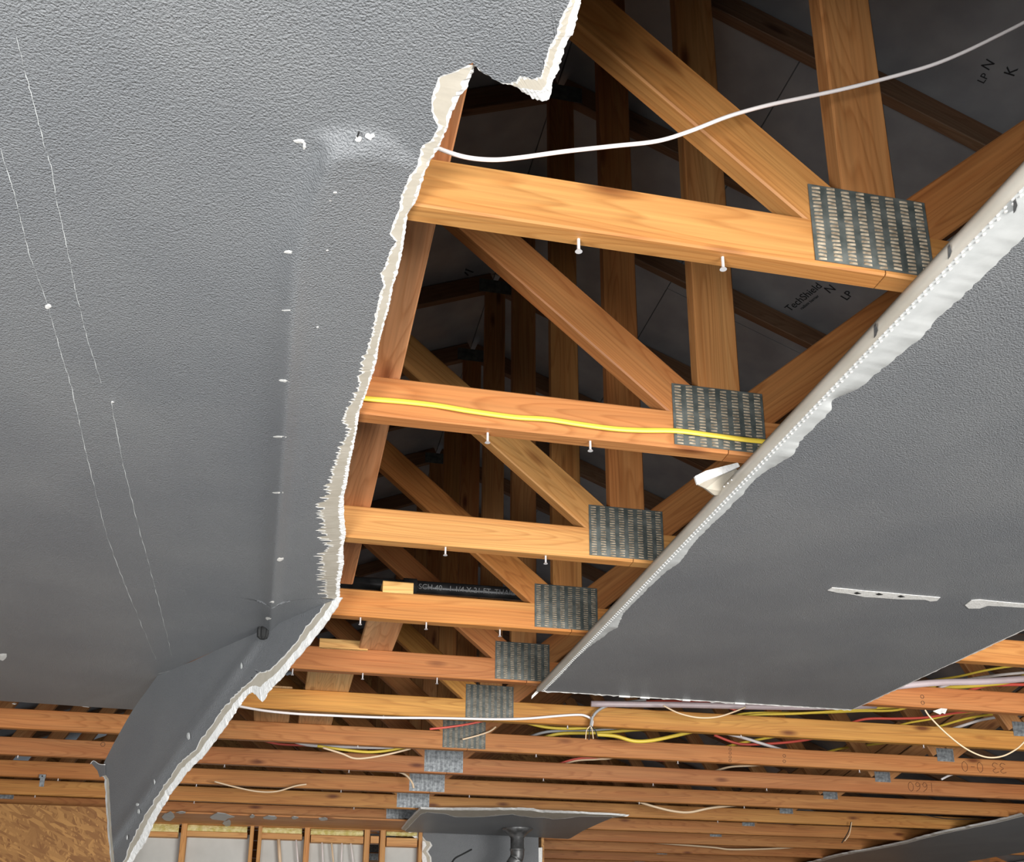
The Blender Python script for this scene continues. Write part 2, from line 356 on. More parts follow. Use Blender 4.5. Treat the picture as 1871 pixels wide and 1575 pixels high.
DG = {'3': [[(0, .9), (.5, 1), (.75, .75), (.3, .52), (.75, .3), (.5, 0), (0, .1)]], '0': [[(.4, 0), (.05, .3), (.1, .8), (.45, 1), (.75, .7), (.7, .2), (.4, 0)]],
      '1': [[(.4, 0), (.45, 1)]], '6': [[(.7, 1), (.2, .7), (.05, .25), (.4, 0), (.7, .25), (.4, .5), (.1, .3)]], '-': [[(.1, .5), (.6, .5)]], ' ': []}
def handwriting(body, px, py, n, size, M=PENCIL, flip=True):
    p = atY(px, py, TY(n)-.0006); T = truss(n); sg = -1 if flip else 1
    wd = len(body)*size*.85
    for i, ch in enumerate(body):
        for st in DG[ch]:
            P = [p + Vector((sg*((i*.85+x*.8)*size-wd/2), 0, sg*(z-.5)*size)) for x, z in st]
            tube('pencil_stroke', P, .0016, M, T, 4, 4)
def ring(px, py, n, r):
    p = atY(px, py, TY(n)-.0006); T = truss(n)
    P = [p+Vector((math.cos(a)*r, 0, math.sin(a)*r)) for a in [2*math.pi*i/20 for i in range(21)]]
    tube('stamped_ring', P, .0009, INK, T, 5, 1)
handwriting('33 0-0', 1796, 1402, 6, .052)
handwriting('1660', 1682, 1438, 7, .052)
for a in [(1685, 1273, 4, .007), (1686, 1284, 4, .007), (188, 1360, 6, .009), (1433, 1381, 6, .007), (1433, 1391, 6, .007)]: ring(*a)
for i in range(5): ring(1334, 1362+i*7, 6, .006)



# ---------------------------------------------------------------- braces, blocks, pipe
bx = .181-.046
o = board('lateral_brace', (bx+.0, .2, ZC+HC+.019), (bx, 3.045, ZC+HC+.019), .090, .038, None, Vector((0, 0, 1)), (.60, .29, .14))
tag(o, 'long reddish lateral brace lying across the chords along the torn plasterboard edge', 'brace')
def ybrace(px1, py1, wd, y0, y1, lab, tone):
    p = atZ(px1, py1, HC); x1 = p.x
    o = board('lateral_brace', (x1-wd/2, y0, ZC+HC+.012), (x1-wd/2, y1, ZC+HC+.012), wd, .022, None, Vector((0, 0, 1)), tone)
    tag(o, lab, 'brace', 'short brace boards laid across the chords')
ybrace(733, 1150, .118, 3.2, 3.78, 'short pinkish board bridging the fourth and fifth truss chords', (.62, .34, .17))
ybrace(643, 1246, .175, 3.80, 4.34, 'wide pale board bridging the fifth and sixth chords', (.66, .42, .20))
ybrace(530, 1300, .155, 4.36, 4.97, 'pale board between the sixth and seventh chords beside the hanging flap', (.64, .40, .20))
ybrace(612, 1302, .15, 4.36, 4.97, 'pale board between the sixth and seventh chords, right of its twin', (.64, .40, .20))
def block(px0, px1, py, n, lab, dy=.02, h=.040, dep=.085):
    a = atY(px0, py, TY(n)+dy); b_ = atY(px1, py, TY(n)+dy)
    o = board('wood_block', (a.x, a.y+dep/2, a.z+h/2), (b_.x, a.y+dep/2, a.z+h/2), h, dep, None, tone=(.74, .44, .16)); tag(o, lab, 'wood block')
block(699, 755, 1084, 3, 'small golden wood block on the fourth chord in front of the black pipe', .0, .042)
block(583, 672, 1186, 4, 'pale sawn wood block lying on the fifth chord near the flap', .0, .042)
a = atY(610, 1062, 3.235); b_ = atY(1010, 1090, 3.235)
dr = (b_-a).normalized(); a = a - dr*1.5; b2 = b_ + dr*3
pe = empty('black_pipe', a, 'black steel sprinkler pipe running above the fourth truss chord', 'pipe')
tube('pipe_body', [a, b2], .0205, BLACKP, pe, 20, 1)
c = atY(754, 1072, 3.235); tube('coupling', [c-dr*.03, c+dr*.012], .026, BLACKP, pe, 20, 1)
M4 = frame(atY(868, 1080, 3.212)+Vector((0, .0, .002)), dr, (0, -1, -.1)); text('pipe_print', 'SCH 40   1-1/4 X 21 FT. THAILAND', .024, M4, FADED, pe)

# ---------------------------------------------------------------- roof deck print
def deck_text(body, X, Y, size, ang, M=INK):
    nrm = Vector((-SL, 0, -1)).normalized(); p = Vector((X, Y, deck_z(X)))+nrm*.0015
    M4 = frame(p, (1, 0, -SL), nrm) @ Matrix.Rotation(ang, 4, 'Z'); return text('panel_print', body, size, M4, M, deck)
def deck_at(px, py):
    d = ray(px, py); t = (RZ+dz+1.0372+SL*RX)/(d.z+SL*d.x); return d.x*t, d.y*t
def dprint(body, px, py, px2, py2, size):
    x, y = deck_at(px, py); x2, y2 = deck_at(px2, py2)
    nrm = Vector((-SL, 0, -1)).normalized(); p = Vector((x, y, deck_z(x))) + nrm*.0015; q = Vector((x2, y2, deck_z(x2))) + nrm*.0015
    return text('panel_print', body, size, frame(p, q-p, nrm), INK, deck)
dprint('TechShield', 1468, 543, 1500, 518, .050)
dprint('radiant barrier', 1479, 552, 1505, 532, .020)
dprint('LP', 1548, 540, 1560, 529, .05)
dprint('N', 1517, 528, 1530, 520, .055)
dprint('LP', 1797, 143, 1812, 122, .035)
dprint('N', 1806, 118, 1822, 100, .045)
dprint('K', 1848, 130, 1858, 112, .05)
dprint('R', 852, 452, 862, 448, .1)

# ---------------------------------------------------------------- left plasterboard sheet, sagging
ZF = -.013
def unpz(P, z=ZF): return [atZ(x, y, z) for x, y in P]
E0px = [(863, 115), (838, 128), (803, 141), (798, 155), (791, 173), (789, 200), (796, 222), (802, 232), (790, 257), (771, 267), (766, 290), (764, 303), (749, 315), (742, 334), (734, 353), (730, 378), (718, 403), (713, 422), (725, 437), (714, 452), (704, 482), (696, 493), (702, 514), (693, 540), (688, 566), (683, 594), (676, 624), (664, 654), (660, 689), (651, 721), (637, 737), (628, 755), (640, 779), (629, 801), (617, 833), (609, 855), (603, 895), (589, 927), (593, 951), (597, 972), (611, 994), (588, 1011), (592, 1029), (596, 1053), (597, 1077), (598, 1091)]
E1px = [(872, 120), (867, 131), (851, 170), (835, 189), (823, 221), (815, 244), (803, 273), (780, 311), (769, 343), (761, 372), (744, 394), (742, 417), (737, 453), (730, 488), (718, 526), (710, 566), (702, 595), (692, 632), (687, 667), (671, 715), (656, 755), (652, 785), (645, 823), (640, 844), (635, 879), (628, 908), (629, 946), (632, 978), (627, 1002), (628, 1034), (621, 1069), (621, 1091)]
def mono(P):
    out = []
    for p in P:
        if not out or p.y > out[-1].y+.002: out.append(p)
    return out
def interp(P, y, f=lambda p: p.x, k=lambda p: p.y):
    if y <= k(P[0]): return f(P[0])
    for a_, b__ in zip(P, P[1:]):
        if y <= k(b__): t = (y-k(a_))/(k(b__)-k(a_)); return f(a_)*(1-t)+f(b__)*t
    return f(P[-1])
E0 = mono(unpz(E0px)); E1 = mono(unpz(E1px))
A = Vector((.125, 2.909)); B = Vector((-.425, 3.819)); Bf = Vector((-.56, 4.35))
YS = .955                      # y where the sheet meets the separate upper piece
def xj(y): return -.030 - .012*(y-1.4)
def sst(a_, b__, x):
    t = min(1, max(0, (x-a_)/(b__-a_))); return t*t*(3-2*t)
def zs(x, y):
    """underside height of the sagging sheet, relative to the chords"""
    j = xj(y); arc = 1.115 + 5*min((x-.05)**2, .006)
    wl = .035 + max(0, .005-x)*6
    g = sst(arc-.0, arc+wl, y)*(1-.15*sst(3.0, 3.4, y))
    if x > j: tent = max(0, 1-(x-j)/.17)**1.0
    else: tent = math.exp(-(j-x)/.15)
    xh = A.x + (y-A.y)*(B.x-A.x)/(B.y-A.y); g *= sst(0, .16, (xh-x)*.85) if y > 2.2 else 1
    z = ZF - g*(.027*tent) - .013*math.exp(-((x-j-.003)/.016)**2)*sst(1.25, 1.6, y)
    z -= .004*math.exp(-((y-arc-.01)/.012)**2)*sst(-.03, .0, x)*(1-sst(.075, .10, x))
    z -= .010*math.exp(-((x+.5)/.5)**2)*sst(2.5, 4.2, y)
    return z
def xedge(y):
    if y < A.y: return None
    if y < B.y: t = (y-A.y)/(B.y-A.y); return A.x*(1-t)+B.x*t
    t = (y-B.y)/(Bf.y-B.y); return B.x*(1-t)+Bf.x*t
seam = unpz([(940, 0), (905, 45), (880, 85), (864, 115)])
def xseam(y): return interp(sorted(seam, key=lambda p: p.y), y)
sheet = empty('ceiling_board', (-1, 2, ZC), 'large grey-painted plasterboard ceiling sheet on the left, sagging, with a long torn edge', 'plasterboard')
SO = Vector(sheet.location)
rows = []; y = -1.5
YTOP = E0[0].y
while y < 4.352:
    rows.append(y); y += (.05 if y < .8 else (.0045 if y < 2.95 else .007))
rows.append(4.352)
rnd = random.Random(3)
def jag(y, amp):
    return amp*(rnd.random()-.5)
V = []; Fc = []; edge_in = []; edge_out = []
NC = 46
for i, y in enumerate(rows):
    if y < YTOP: xe = xseam(max(y, .6)); 
    elif y < A.y:
        xe = interp(E0, y); am = .002 + .009*sst(1.4, 1.8, y) + .016*sst(2.05, 2.25, y)
        sp = rnd.random()**2; xe -= am*sp
        x1 = interp(E1, y) + (rnd.random()-.5)*.002
        edge_in.append(Vector((xe, y))); edge_out.append(Vector((max(x1, xe+.006), y)))
    else: xe = xedge(y)
    j = xj(y); xa = XL
    cols = [XL, -2.4, -1.6, -1.1, -.8, -.6]
    k = NC-len(cols)
    pts = [j+p_ for p_ in [-.45, -.3, -.2, -.14, -.1, -.07, -.05, -.038, -.03, -.024, -.018, -.012, -.007, -.002, .003, .008, .013, .018, .024, .03, .04]]
    rest = k-len(pts); w0 = max(xe, j+.04)
    for q in range(rest): t = (q+1)/rest; pts.append(j+.04+(w0-j-.04)*t)
    cols = cols+pts
    if y >= A.y: cols = [XL+(xe-XL)*f_ for f_ in FR]
    elif xe > 0 and y > YTOP: FR = [(c_-XL)/(cols[-1]-XL) for c_ in cols]
    for x in cols: V.append(Vector((x, y, ZC+zs(x, y)))-SO)
for i in range(len(rows)-1):
    for q in range(NC-1): a_ = i*NC+q; Fc.append((a_, a_+NC, a_+NC+1, a_+1))
me = meshfrom('painted_face', V, Fc); link('painted_face', me, PAINT, sheet, None, True)
# back of the board
V2 = [v + Vector((0, 0, .0128)) for v in V]; V2 = [Vector((v.x, v.y, min(v.z, -.0004))) for v in V2]
# pull back under the torn rim
me = meshfrom('board_back', V2, [f[::-1] for f in Fc]); link('board_back', me, BACK, sheet, None, True)
def torn(parent, PA, PB, up, th, fr=.25, rim=.25, seed=1, names=('torn_paper_fringe', 'exposed_backing_paper', 'broken_gypsum_edge'), rimmin=.004, frw=.004, steep=False):
    """three parts along a broken edge: PA painted edge, PB outer edge (world points), up = towards the back face"""
    R = random.Random(seed); O = Vector(parent.location); n = len(PA); up = Vector(up)
    S = [[], [], [], [], []]
    f1 = fr
    for a_, b__ in zip(PA, PB):
        L_ = (b__-a_).length; d = (b__-a_).normalized() if L_ > 1e-6 else Vector((1, 0, 0))
        w1 = min(L_*.45, frw*(.3+1.2*R.random())); w2 = max(L_*rim, rimmin)*(.75+.5*R.random()); w2 = min(w2, L_*.5)
        S[0].append(a_); S[1].append(a_+d*w1+up*.0006); S[2].append(b__-d*w2+up*.0012)
        S[3].append(b__ + up*th*((.9 if steep else .35)+(.1 if steep else .2)*R.random())); S[4].append(b__-d*w2*.2+up*th)
    mats = [PAPER, CORE, GYP]
    def strip(X, Yq, nm, M, extra=None, parent=parent, lab=None):
        Vv = [p-O for p in X]+[p-O for p in Yq]; Ff = [(i, i+1, n+i+1, n+i) for i in range(n-1)]
        if extra: m0 = len(Vv); Vv += [p-O for p in extra]; Ff += [(n+i, n+i+1, m0+i+1, m0+i) for i in range(n-1)]
        link(nm, meshfrom(nm, Vv, Ff), M, parent)
    strip(S[0], S[1], names[0], PAPER); strip(S[1], S[2], names[1], CORE); strip(S[2], S[3], names[2], GYP, S[4])
PA = [Vector((p.x, p.y, ZC+zs(p.x, p.y))) for p in edge_in]; PB = [Vector((p.x, p.y, ZC+zs(p.x, p.y))) for p in edge_out]
torn(sheet, PA, PB, (0, 0, 1), .0115, rim=.22, seed=5)
# cracks, nail pops and chips
def surf(px, py, off=.0004):
    p = atZ(px, py, ZF)
    for _ in range(3): p = atZ(px, py, zs(p.x, p.y)-off)
    return p
def crack(pts, w_, nm='hairline_crack'):
    R = random.Random(len(pts)); P = []
    for (a_, b__), (c, d) in zip(pts, pts[1:]):
        L_ = math.hypot(c-a_, d-b__); k = max(2, int(L_/7))
        for i in range(k): t = i/k; P.append(surf(a_+(c-a_)*t+R.uniform(-1, 1), b__+(d-b__)*t))
    P.append(surf(*pts[-1])); V = []; Fc = []
    for i, p in enumerate(P):
        ww = w_*R.uniform(.2, 1)*(.3 if R.random() < .2 else 1); V += [p-SO-Vector((ww, 0, 0)), p-SO+Vector((ww, 0, 0))]
    for i in range(len(P)-1): Fc.append((2*i, 2*i+2, 2*i+3, 2*i+1))
    return link(nm, meshfrom(nm, V, Fc), MUD, sheet)
crack([(30, 67), (48, 140), (62, 190), (78, 255), (95, 310), (102, 360), (120, 440), (140, 540), (160, 620), (185, 700)], .0007)
crack([(0, 270), (25, 350), (52, 460), (88, 560), (110, 640), (130, 705)], .0007)
crack([(130, 705), (160, 840), (195, 980), (225, 1060), (262, 1150), (285, 1205)], .0009)
crack([(203, 735), (225, 850), (255, 970), (280, 1060), (300, 1140), (314, 1198)], .0009)
crack([(290, 1231), (310, 1226), (345, 1215)], .003)
def blob(px, py, rx, ry, M=PAPER, nm='paint_chip', seed=0, par=None, sf=surf):
    R = random.Random(seed+int(px*7+py)); c = sf(px, py); n = 9
    V = [sf(px, py, .002)-SO]+[sf(px+math.cos(2*math.pi*i/n)*rx*R.uniform(.5, 1.2), py+math.sin(2*math.pi*i/n)*ry*R.uniform(.5, 1.2))-SO for i in range(n)]
    return link(nm, meshfrom(nm, V, [(0, 1+i, 1+(i+1) % n) for i in range(n)]), M, par or sheet)
for (a_, b__, c, d) in [(88, 560, 6, 6), (205, 735, 4, 2), (4, 1199, 9, 8), (527, 461, 10, 4), (524, 567, 9, 2), (519, 696, 12, 3), (512, 798, 13, 2), (508, 900, 11, 2), (512, 1022, 7, 5), (497, 1100, 5, 2), (492, 1130, 10, 4), (548, 258, 12, 5), (556, 266, 4, 8), (655, 254, 9, 5), (676, 249, 9, 7), (598, 458, 3, 2), (580, 598, 3, 2), (612, 352, 4, 2), (604, 367, 4, 1)]: blob(a_, b__, c, d)
tube('popped_nail', [surf(653, 250, 0), surf(656, 241, .012)], .0012, KCAB, sheet, 6, 1)
# ragged dark edge along the far side of the sheet
R = random.Random(11); P = []; 
for i in range(60):
    x = XL+.6 + (Bf.x-.02-XL-.6)*i/59; P.append(Vector((x, 4.352+R.uniform(.004, .03), ZC-.004-R.uniform(0, .012))))
V = []; Fc = []
for p in P: V += [Vector((p.x, 4.35, ZC+zs(p.x, 4.35)))-SO, p-SO, Vector((p.x, 4.35, ZC-.001))-SO]
for i in range(59): Fc += [(3*i, 3*i+3, 3*i+4, 3*i+1), (3*i+1, 3*i+4, 3*i+5, 3*i+2)]
link('ragged_far_edge', meshfrom('ragged', V, Fc), PAINT, sheet)
for (x0, x1, yy) in [(0, 16, 1277), (22, 28, 1286), (122, 152, 1284), (150, 163, 1291), (170, 198, 1287)]:
    a_ = atZ(x0, yy, -.016); b__ = atZ(x1, yy+1.5, -.016); V = [a_, b__, b__+Vector((0, .02, .008)), a_+Vector((0, .02, .008))]; V = [v-SO for v in V]
    link('torn_tape', meshfrom('tape', V+[v+Vector((0, 0, .001)) for v in V], [(0, 1, 2, 3), (7, 6, 5, 4), (0, 4, 5, 1), (2, 6, 7, 3)]), PAPER, sheet)
# black ribbed stub hanging through the board
c = surf(481, 1147, 0); st = empty('black_stub', c, 'small black ribbed stub poking through the sagging sheet at the top of the flap', 'plug')
V, Fc = [], []
nn = 18; 
for k, (zz, rr) in enumerate([(.012, .015), (-.010, .018), (-.030, .0165), (-.036, .009)]):
    for i in range(nn): th = 2*math.pi*i/nn; r_ = rr*(1.0 if i % 2 else .78); V.append((math.cos(th)*r_, math.sin(th)*r_, zz))
for k in range(3):
    for i in range(nn): Fc.append((k*nn+i, k*nn+(i+1) % nn, (k+1)*nn+(i+1) % nn, (k+1)*nn+i))
Fc.append(tuple(range(3*nn, 4*nn)))
link('ribbed_sleeve', fix(meshfrom('sleeve', V, Fc)), KCAB, st)
tube('white_collar', [c+Vector((.012, .0, .003)), c+Vector((.022, .004, -.004)), c+Vector((.030, .012, .002))], .003, PAPER, st, 6, 4)

# ---------------------------------------------------------------- the hanging flap
dv = Vector((B.x-A.x, B.y-A.y, 0)).normalized(); pv = Vector((dv.y, -dv.x, 0))
fl = empty('hanging_board_flap', (A.x, A.y, ZC), 'dark grey torn plasterboard flap hanging down from the left sheet, with white broken edges', 'plasterboard')
FO = Vector(fl.location)
A3 = Vector((A.x, A.y, ZC+ZF))
def flp(px, py, off=0):
    n_ = pv; d = ray(px, py); o3 = Vector((0, 0, CAMZ)); t = ((A3-o3).dot(n_)-off)/d.dot(n_); return o3+d*t
G0 = [(598, 1091), (589, 1109), (575, 1127), (556, 1150), (535, 1179), (508, 1209), (489, 1225), (481, 1228), (472, 1228), (464, 1238), (457, 1245), (440, 1260), (428, 1272), (414, 1286), (399, 1306), (375, 1342), (351, 1374), (337, 1386), (321, 1404), (305, 1428), (291, 1447), (275, 1474), (259, 1501), (248, 1522), (237, 1541), (224, 1575), (216, 1600)]
G1 = [(623, 1091), (606, 1118), (590, 1141), (567, 1171), (535, 1207), (513, 1238), (499, 1252), (490, 1262), (476, 1282), (464, 1268), (455, 1264), (440, 1280), (432, 1292), (420, 1312), (404, 1334), (386, 1358), (367, 1383), (350, 1398), (330, 1422), (310, 1448), (298, 1468), (286, 1487), (270, 1520), (262, 1541), (250, 1556), (237, 1575), (226, 1600)]
def dense(P, k, seed, amp):
    R = random.Random(seed); out = []
    for a_, b__ in zip(P, P[1:]):
        for i in range(k): t = i/k; out.append((a_[0]+(b__[0]-a_[0])*t+R.uniform(-amp, amp)*(i > 0), a_[1]+(b__[1]-a_[1])*t+R.uniform(-amp, amp)*(i > 0)))
    out.append(P[-1]); return out
D0 = dense(G0, 5, 2, 2.0); D1 = dense(G1, 5, 4, 1.2)
HL = [(603, 1089), (560, 1111), (520, 1131), (485, 1148), (450, 1163), (400, 1186), (350, 1209), (290, 1231), (268, 1262), (245, 1293), (228, 1322), (208, 1358), (189, 1395), (190, 1412), (199, 1424), (201, 1470), (204, 1520), (209, 1575), (212, 1600)]
# hinge-side polyline resampled to the same count as the torn side
def resample(P, n):
    L_ = [0]
    for a_, b__ in zip(P, P[1:]): L_.append(L_[-1]+math.hypot(a_[0]-b__[0], a_[1]-b__[1]))
    out = []
    for i in range(n):
        s = L_[-1]*i/(n-1); k = 0
        while k < len(L_)-2 and L_[k+1] < s: k += 1
        t = (s-L_[k])/(L_[k+1]-L_[k]); out.append((P[k][0]+(P[k+1][0]-P[k][0])*t, P[k][1]+(P[k+1][1]-P[k][1])*t))
    return out
n = len(D0); H0 = resample(HL, n)
V = []; Fc = []; K = 16
def bulge(px, py):
    # shallow ridge where the board joint carries on down the flap
    x = 485+(250-485)*(py-1150)/(1475-1150); return .007*math.exp(-((px-x)/11)**2)*sst(1150, 1200, py)
for i in range(n):
    for q in range(K+1):
        t = q/K; px = H0[i][0]*(1-t)+D0[i][0]*t; py = H0[i][1]*(1-t)+D0[i][1]*t
        p = flp(px, py, bulge(px, py)); V.append(p-FO)
for i in range(n-1):
    for q in range(K): a_ = i*(K+1)+q; Fc.append((a_, a_+1, a_+K+2, a_+K+1))
link('painted_face', meshfrom('flap_face', V, Fc), PAINT, fl, None, True)
link('board_back', meshfrom('flap_back', [v+pv*.0125 for v in V], [f[::-1] for f in Fc]), BACK, fl)
torn(fl, [flp(*p) for p in D0], [flp(*p) for p in D1], pv, .0115, rim=.72, seed=9)
# square-broken left side of the flap
LA = dense([(193, 1414), (199, 1424), (201, 1470), (204, 1520), (209, 1575), (212, 1600)], 6, 6, .6)
LB = dense([(184, 1417), (189, 1424), (191, 1470), (194, 1520), (200, 1575), (204, 1600)], 6, 8, .8)
torn(fl, [flp(*p) for p in LA], [flp(*p) for p in LB], pv, .0115, rim=.5, seed=12, names=('torn_paper_fringe', 'exposed_backing_paper', 'broken_gypsum_edge'))
for (a_, b__, c, d) in [(441, 1216, 3, 6), (344, 1344, 4, 8), (282, 1428, 2, 5), (251, 1470, 4, 3), (253, 1482, 3, 7), (232, 1530, 2, 6)]:
    R = random.Random(a_); m_ = [flp(a_+math.cos(2*math.pi*i/8)*c*R.uniform(.5, 1.2), b__+math.sin(2*math.pi*i/8)*d*R.uniform(.5, 1.2), .009)-FO for i in range(8)]
    link('nail_pop', meshfrom('pop', [flp(a_, b__, .011)-FO]+m_, [(0, 1+i, 1+(i+1) % 8) for i in range(8)]), MUD, fl)
# curl of paper at the flap's corner
P = [flp(*q, .004) for q in [(166, 1394), (172, 1390), (182, 1397), (192, 1398), (192, 1416), (182, 1420), (178, 1408)]]
P = [p-FO for p in P]; link('paper_curl', fix(meshfrom('curl', P+[p+pv*.001 for p in P], [tuple(range(7)), tuple(range(13, 6, -1))]+[(i, (i+1) % 7, 7+(i+1) % 7, 7+i) for i in range(7)])), PAINT, fl)
tube('paper_curl_rim', [flp(*q, .006) for q in [(165, 1396), (171, 1390), (181, 1396), (192, 1397)]], .0016, PAPER, fl, 5, 3)

# ---------------------------------------------------------------- upper piece with the bright broken corner
up_ = empty('ceiling_board_corner', atZ(900, 60, ZF), 'broken grey ceiling corner piece at top centre with a bright white gypsum edge', 'plasterboard')
UO = Vector(up_.location)
U0 = [(864, 115), (872, 124), (880, 132), (905, 146), (912, 150), (930, 152), (942, 149), (950, 139), (962, 141), (975, 144), (988, 140), (993, 126), (997, 108), (1003, 86), (1012, 72), (1018, 62), (1018, 52), (1027, 30), (1037, 10), (1043, -5), (1050, -40), (1058, -120), (1060, -260)]
U1 = [(874, 121), (878, 136), (888, 139), (905, 146), (918, 154), (944, 164), (958, 174), (972, 187), (988, 190), (1003, 188), (1008, 170), (1010, 155), (1019, 138), (1028, 108), (1036, 84), (1046, 70), (1052, 50), (1057, 25), (1062, 5), (1064, -12), (1068, -45), (1074, -120), (1076, -260)]
DU0 = dense(U0, 5, 21, 1.5); DU1 = dense(U1, 5, 22, 2.0)
S0 = resample([(864, 115), (880, 85), (905, 45), (940, 0), (985, -120), (1000, -260)], len(DU0))
V = []; Fc = []; K = 6; n = len(DU0)
for i in range(n):
    for q in range(K+1):
        t = q/K; V.append(atZ(S0[i][0]*(1-t)+DU0[i][0]*t, S0[i][1]*(1-t)+DU0[i][1]*t, ZF)-UO)
for i in range(n-1):
    for q in range(K): a_ = i*(K+1)+q; Fc.append((a_, a_+K+1, a_+K+2, a_+1))
link('painted_face', meshfrom('corner_face', V, Fc), PAINT, up_, None, True)
link('board_back', meshfrom('corner_back', [v+Vector((0, 0, .0125)) for v in V], [f[::-1] for f in Fc]), BACK, up_)
torn(up_, [atZ(*p, ZF) for p in DU0], [atZ(*p, ZF) for p in DU1], (0, 0, 1), .0115, rim=.8, seed=30, rimmin=.002)

# ---------------------------------------------------------------- right plasterboard panel with its corner bead
rp = empty('ceiling_board', (1.5, 2, ZC), 'grey-painted plasterboard ceiling panel on the right with a white corner bead along its left edge', 'plasterboard')
RO = Vector(rp.location)
xb = .912; xr = 2.17; yf = 3.742
JP = [(1871, 434), (1830, 472), (1794, 507), (1751, 548), (1719, 576), (1684, 615), (1640, 651), (1597, 686), (1575, 705), (1550, 718), (1535, 724), (1522, 730), (1516, 753), (1500, 768), (1487, 781), (1463, 805), (1455, 820), (1447, 832), (1418, 850), (1392, 864), (1375, 880), (1360, 899), (1330, 930), (1290, 968), (1262, 998), (1251, 1015), (1236, 1032), (1219, 1042), (1188, 1071), (1164, 1096), (1140, 1119), (1128, 1146), (1115, 1153), (1096, 1168), (1077, 1181), (1051, 1204), (1030, 1228), (1013, 1246), (998, 1258)]
JW = mono(unpz(JP)); JW[-1].y = yf
rowsr = []; y = -1.5
while y < yf: rowsr.append(y); y += (.1 if y < .9 else .010)
rowsr.append(yf); R = random.Random(5)
V = []; Fc = []; J = []
ripple = 0
for y in rowsr:
    xe = interp(JW, y) + R.uniform(-.0022, .0022)*(1 if y > .9 else 0); J.append(Vector((xe, y, ZC+ZF)))
    for q in range(13):
        t = (q/12)**1.5; x = xe+(xr-xe)*t; V.append(Vector((x, y, ZC+ZF-.003*math.exp(-((y-3.2)/.35)**2)*math.exp(-((x-1.7)/.4)**2)))-RO)
for i in range(len(rowsr)-1):
    for q in range(12): a_ = i*13+q; Fc.append((a_, a_+13, a_+14, a_+1))
link('painted_face', meshfrom('right_face', V, Fc), PAINT, rp, None, True)
# joint-compound band between bead and paint
V = []; Fc = []
for p in J: V += [Vector((xb+.013, p.y, ZC+ZF-.0022))-RO, Vector((xb+.022, p.y, ZC+ZF-.0012))-RO, p-RO+Vector((0, 0, -.0006)), p-RO+Vector((.0008, 0, .0006))]
for i in range(len(J)-1):
    for q in range(3): a_ = i*4+q; Fc.append((a_, a_+4, a_+5, a_+1))
link('joint_compound_band', meshfrom('mud', V, Fc), MUD, rp, None, True)
# bead: rounded nose + flange
prof = [(xb+.014, ZF-.0022), (xb+.008, ZF-.004), (xb+.002, ZF-.005), (xb-.003, ZF-.002), (xb-.0045, ZF+.003), (xb-.004, -.0005), (xb+.02, -.0004)]
V = []; Fc = []; ys = [-1.5, yf]
for y in ys:
    for (x, z) in prof: V.append(Vector((x, y, ZC+z))-RO)
k = len(prof); Fc = [(i, k+i, k+i+1, i+1) for i in range(k-1)]
bead = link('corner_bead', meshfrom('bead', V, Fc), BEAD, rp, None, True)
# perforations: two staggered rows of raised rims
V = []; Fc = []; hn = 6; y = .75; cnt = 0
while y < yf-.02:
    for r_, xo in ((0, .0165), (1, .0230)):
        c = Vector((xb+xo, y+(.0075 if r_ else 0), ZC+ZF-.0030)); b0 = len(V)
        for i in range(hn): th = 2*math.pi*i/hn; V.append(c-RO+Vector((math.cos(th)*.0020, math.sin(th)*.0026, 0)))
        for i in range(hn): th = 2*math.pi*i/hn; V.append(c-RO+Vector((math.cos(th)*.0026, math.sin(th)*.0034, .0016)))
        Fc.append(tuple(b0+i for i in range(hn))[::-1]); Fc += [(b0+i, b0+(i+1) % hn, b0+hn+(i+1) % hn, b0+hn+i) for i in range(hn)]
    y += .0165
o = link('bead_perforations', meshfrom('perf', V, Fc), PAPER, rp); o['kind'] = 'stuff'
box_obj('board_core', (xb+.001, -1.5, ZC+ZF+.0009), (xr, yf, ZC-.0002), GYP, rp)
# white ragged far and right edges
def ragstrip(P, Q, nm, M, par, O):
    n = len(P); V = [p-O for p in P]+[q-O for q in Q]; return link(nm, meshfrom(nm, V, [(i, i+1, n+i+1, n+i) for i in range(n-1)]), M, par)
R = random.Random(8)
P = [Vector((xb+(xr-xb)*i/90, yf-.001, ZC+ZF-.0005)) for i in range(91)]; Q = [p+Vector((0, .004+R.random()**3*.014, -.002+R.uniform(-.001, .001))) for p in P]
ragstrip(P, Q, 'torn_far_edge', PAPER, rp, RO)
P = [Vector((xr+.0, .5+(yf-.5)*i/160, ZC+ZF-.0006)) for i in range(161)]; Q = [p+Vector((.010+R.random()*.006, 0, .003)) for p in P]
ragstrip(P, Q, 'torn_right_edge', PAPER, rp, RO)
def onr(px, py, off=.0012): return atZ(px, py, ZF-off)
def rpatch(pts, nm, M, off=.001):
    P = [onr(x, y, off)-RO for x, y in pts]; n_ = len(P)
    return link(nm, fix(meshfrom(nm, P+[p+Vector((0, 0, off*.8)) for p in P], [tuple(range(n_)), tuple(range(2*n_-1, n_-1, -1))]+[(i, (i+1) % n_, n_+(i+1) % n_, n_+i) for i in range(n_)])), M, rp)
rpatch([(1512, 1079), (1520, 1074), (1545, 1076), (1580, 1080), (1620, 1083), (1660, 1087), (1718, 1092), (1712, 1098), (1700, 1099), (1690, 1096), (1640, 1095), (1600, 1092), (1580, 1091), (1560, 1087), (1548, 1085), (1530, 1083)], 'peeled_tape_strip', PAPER, .0016)
rpatch([(1763, 1106), (1775, 1097), (1790, 1096), (1830, 1100), (1900, 1106), (1900, 1112), (1860, 1110), (1830, 1108), (1805, 1107), (1790, 1112), (1770, 1112)], 'peeled_tape_strip', PAPER, .0016)
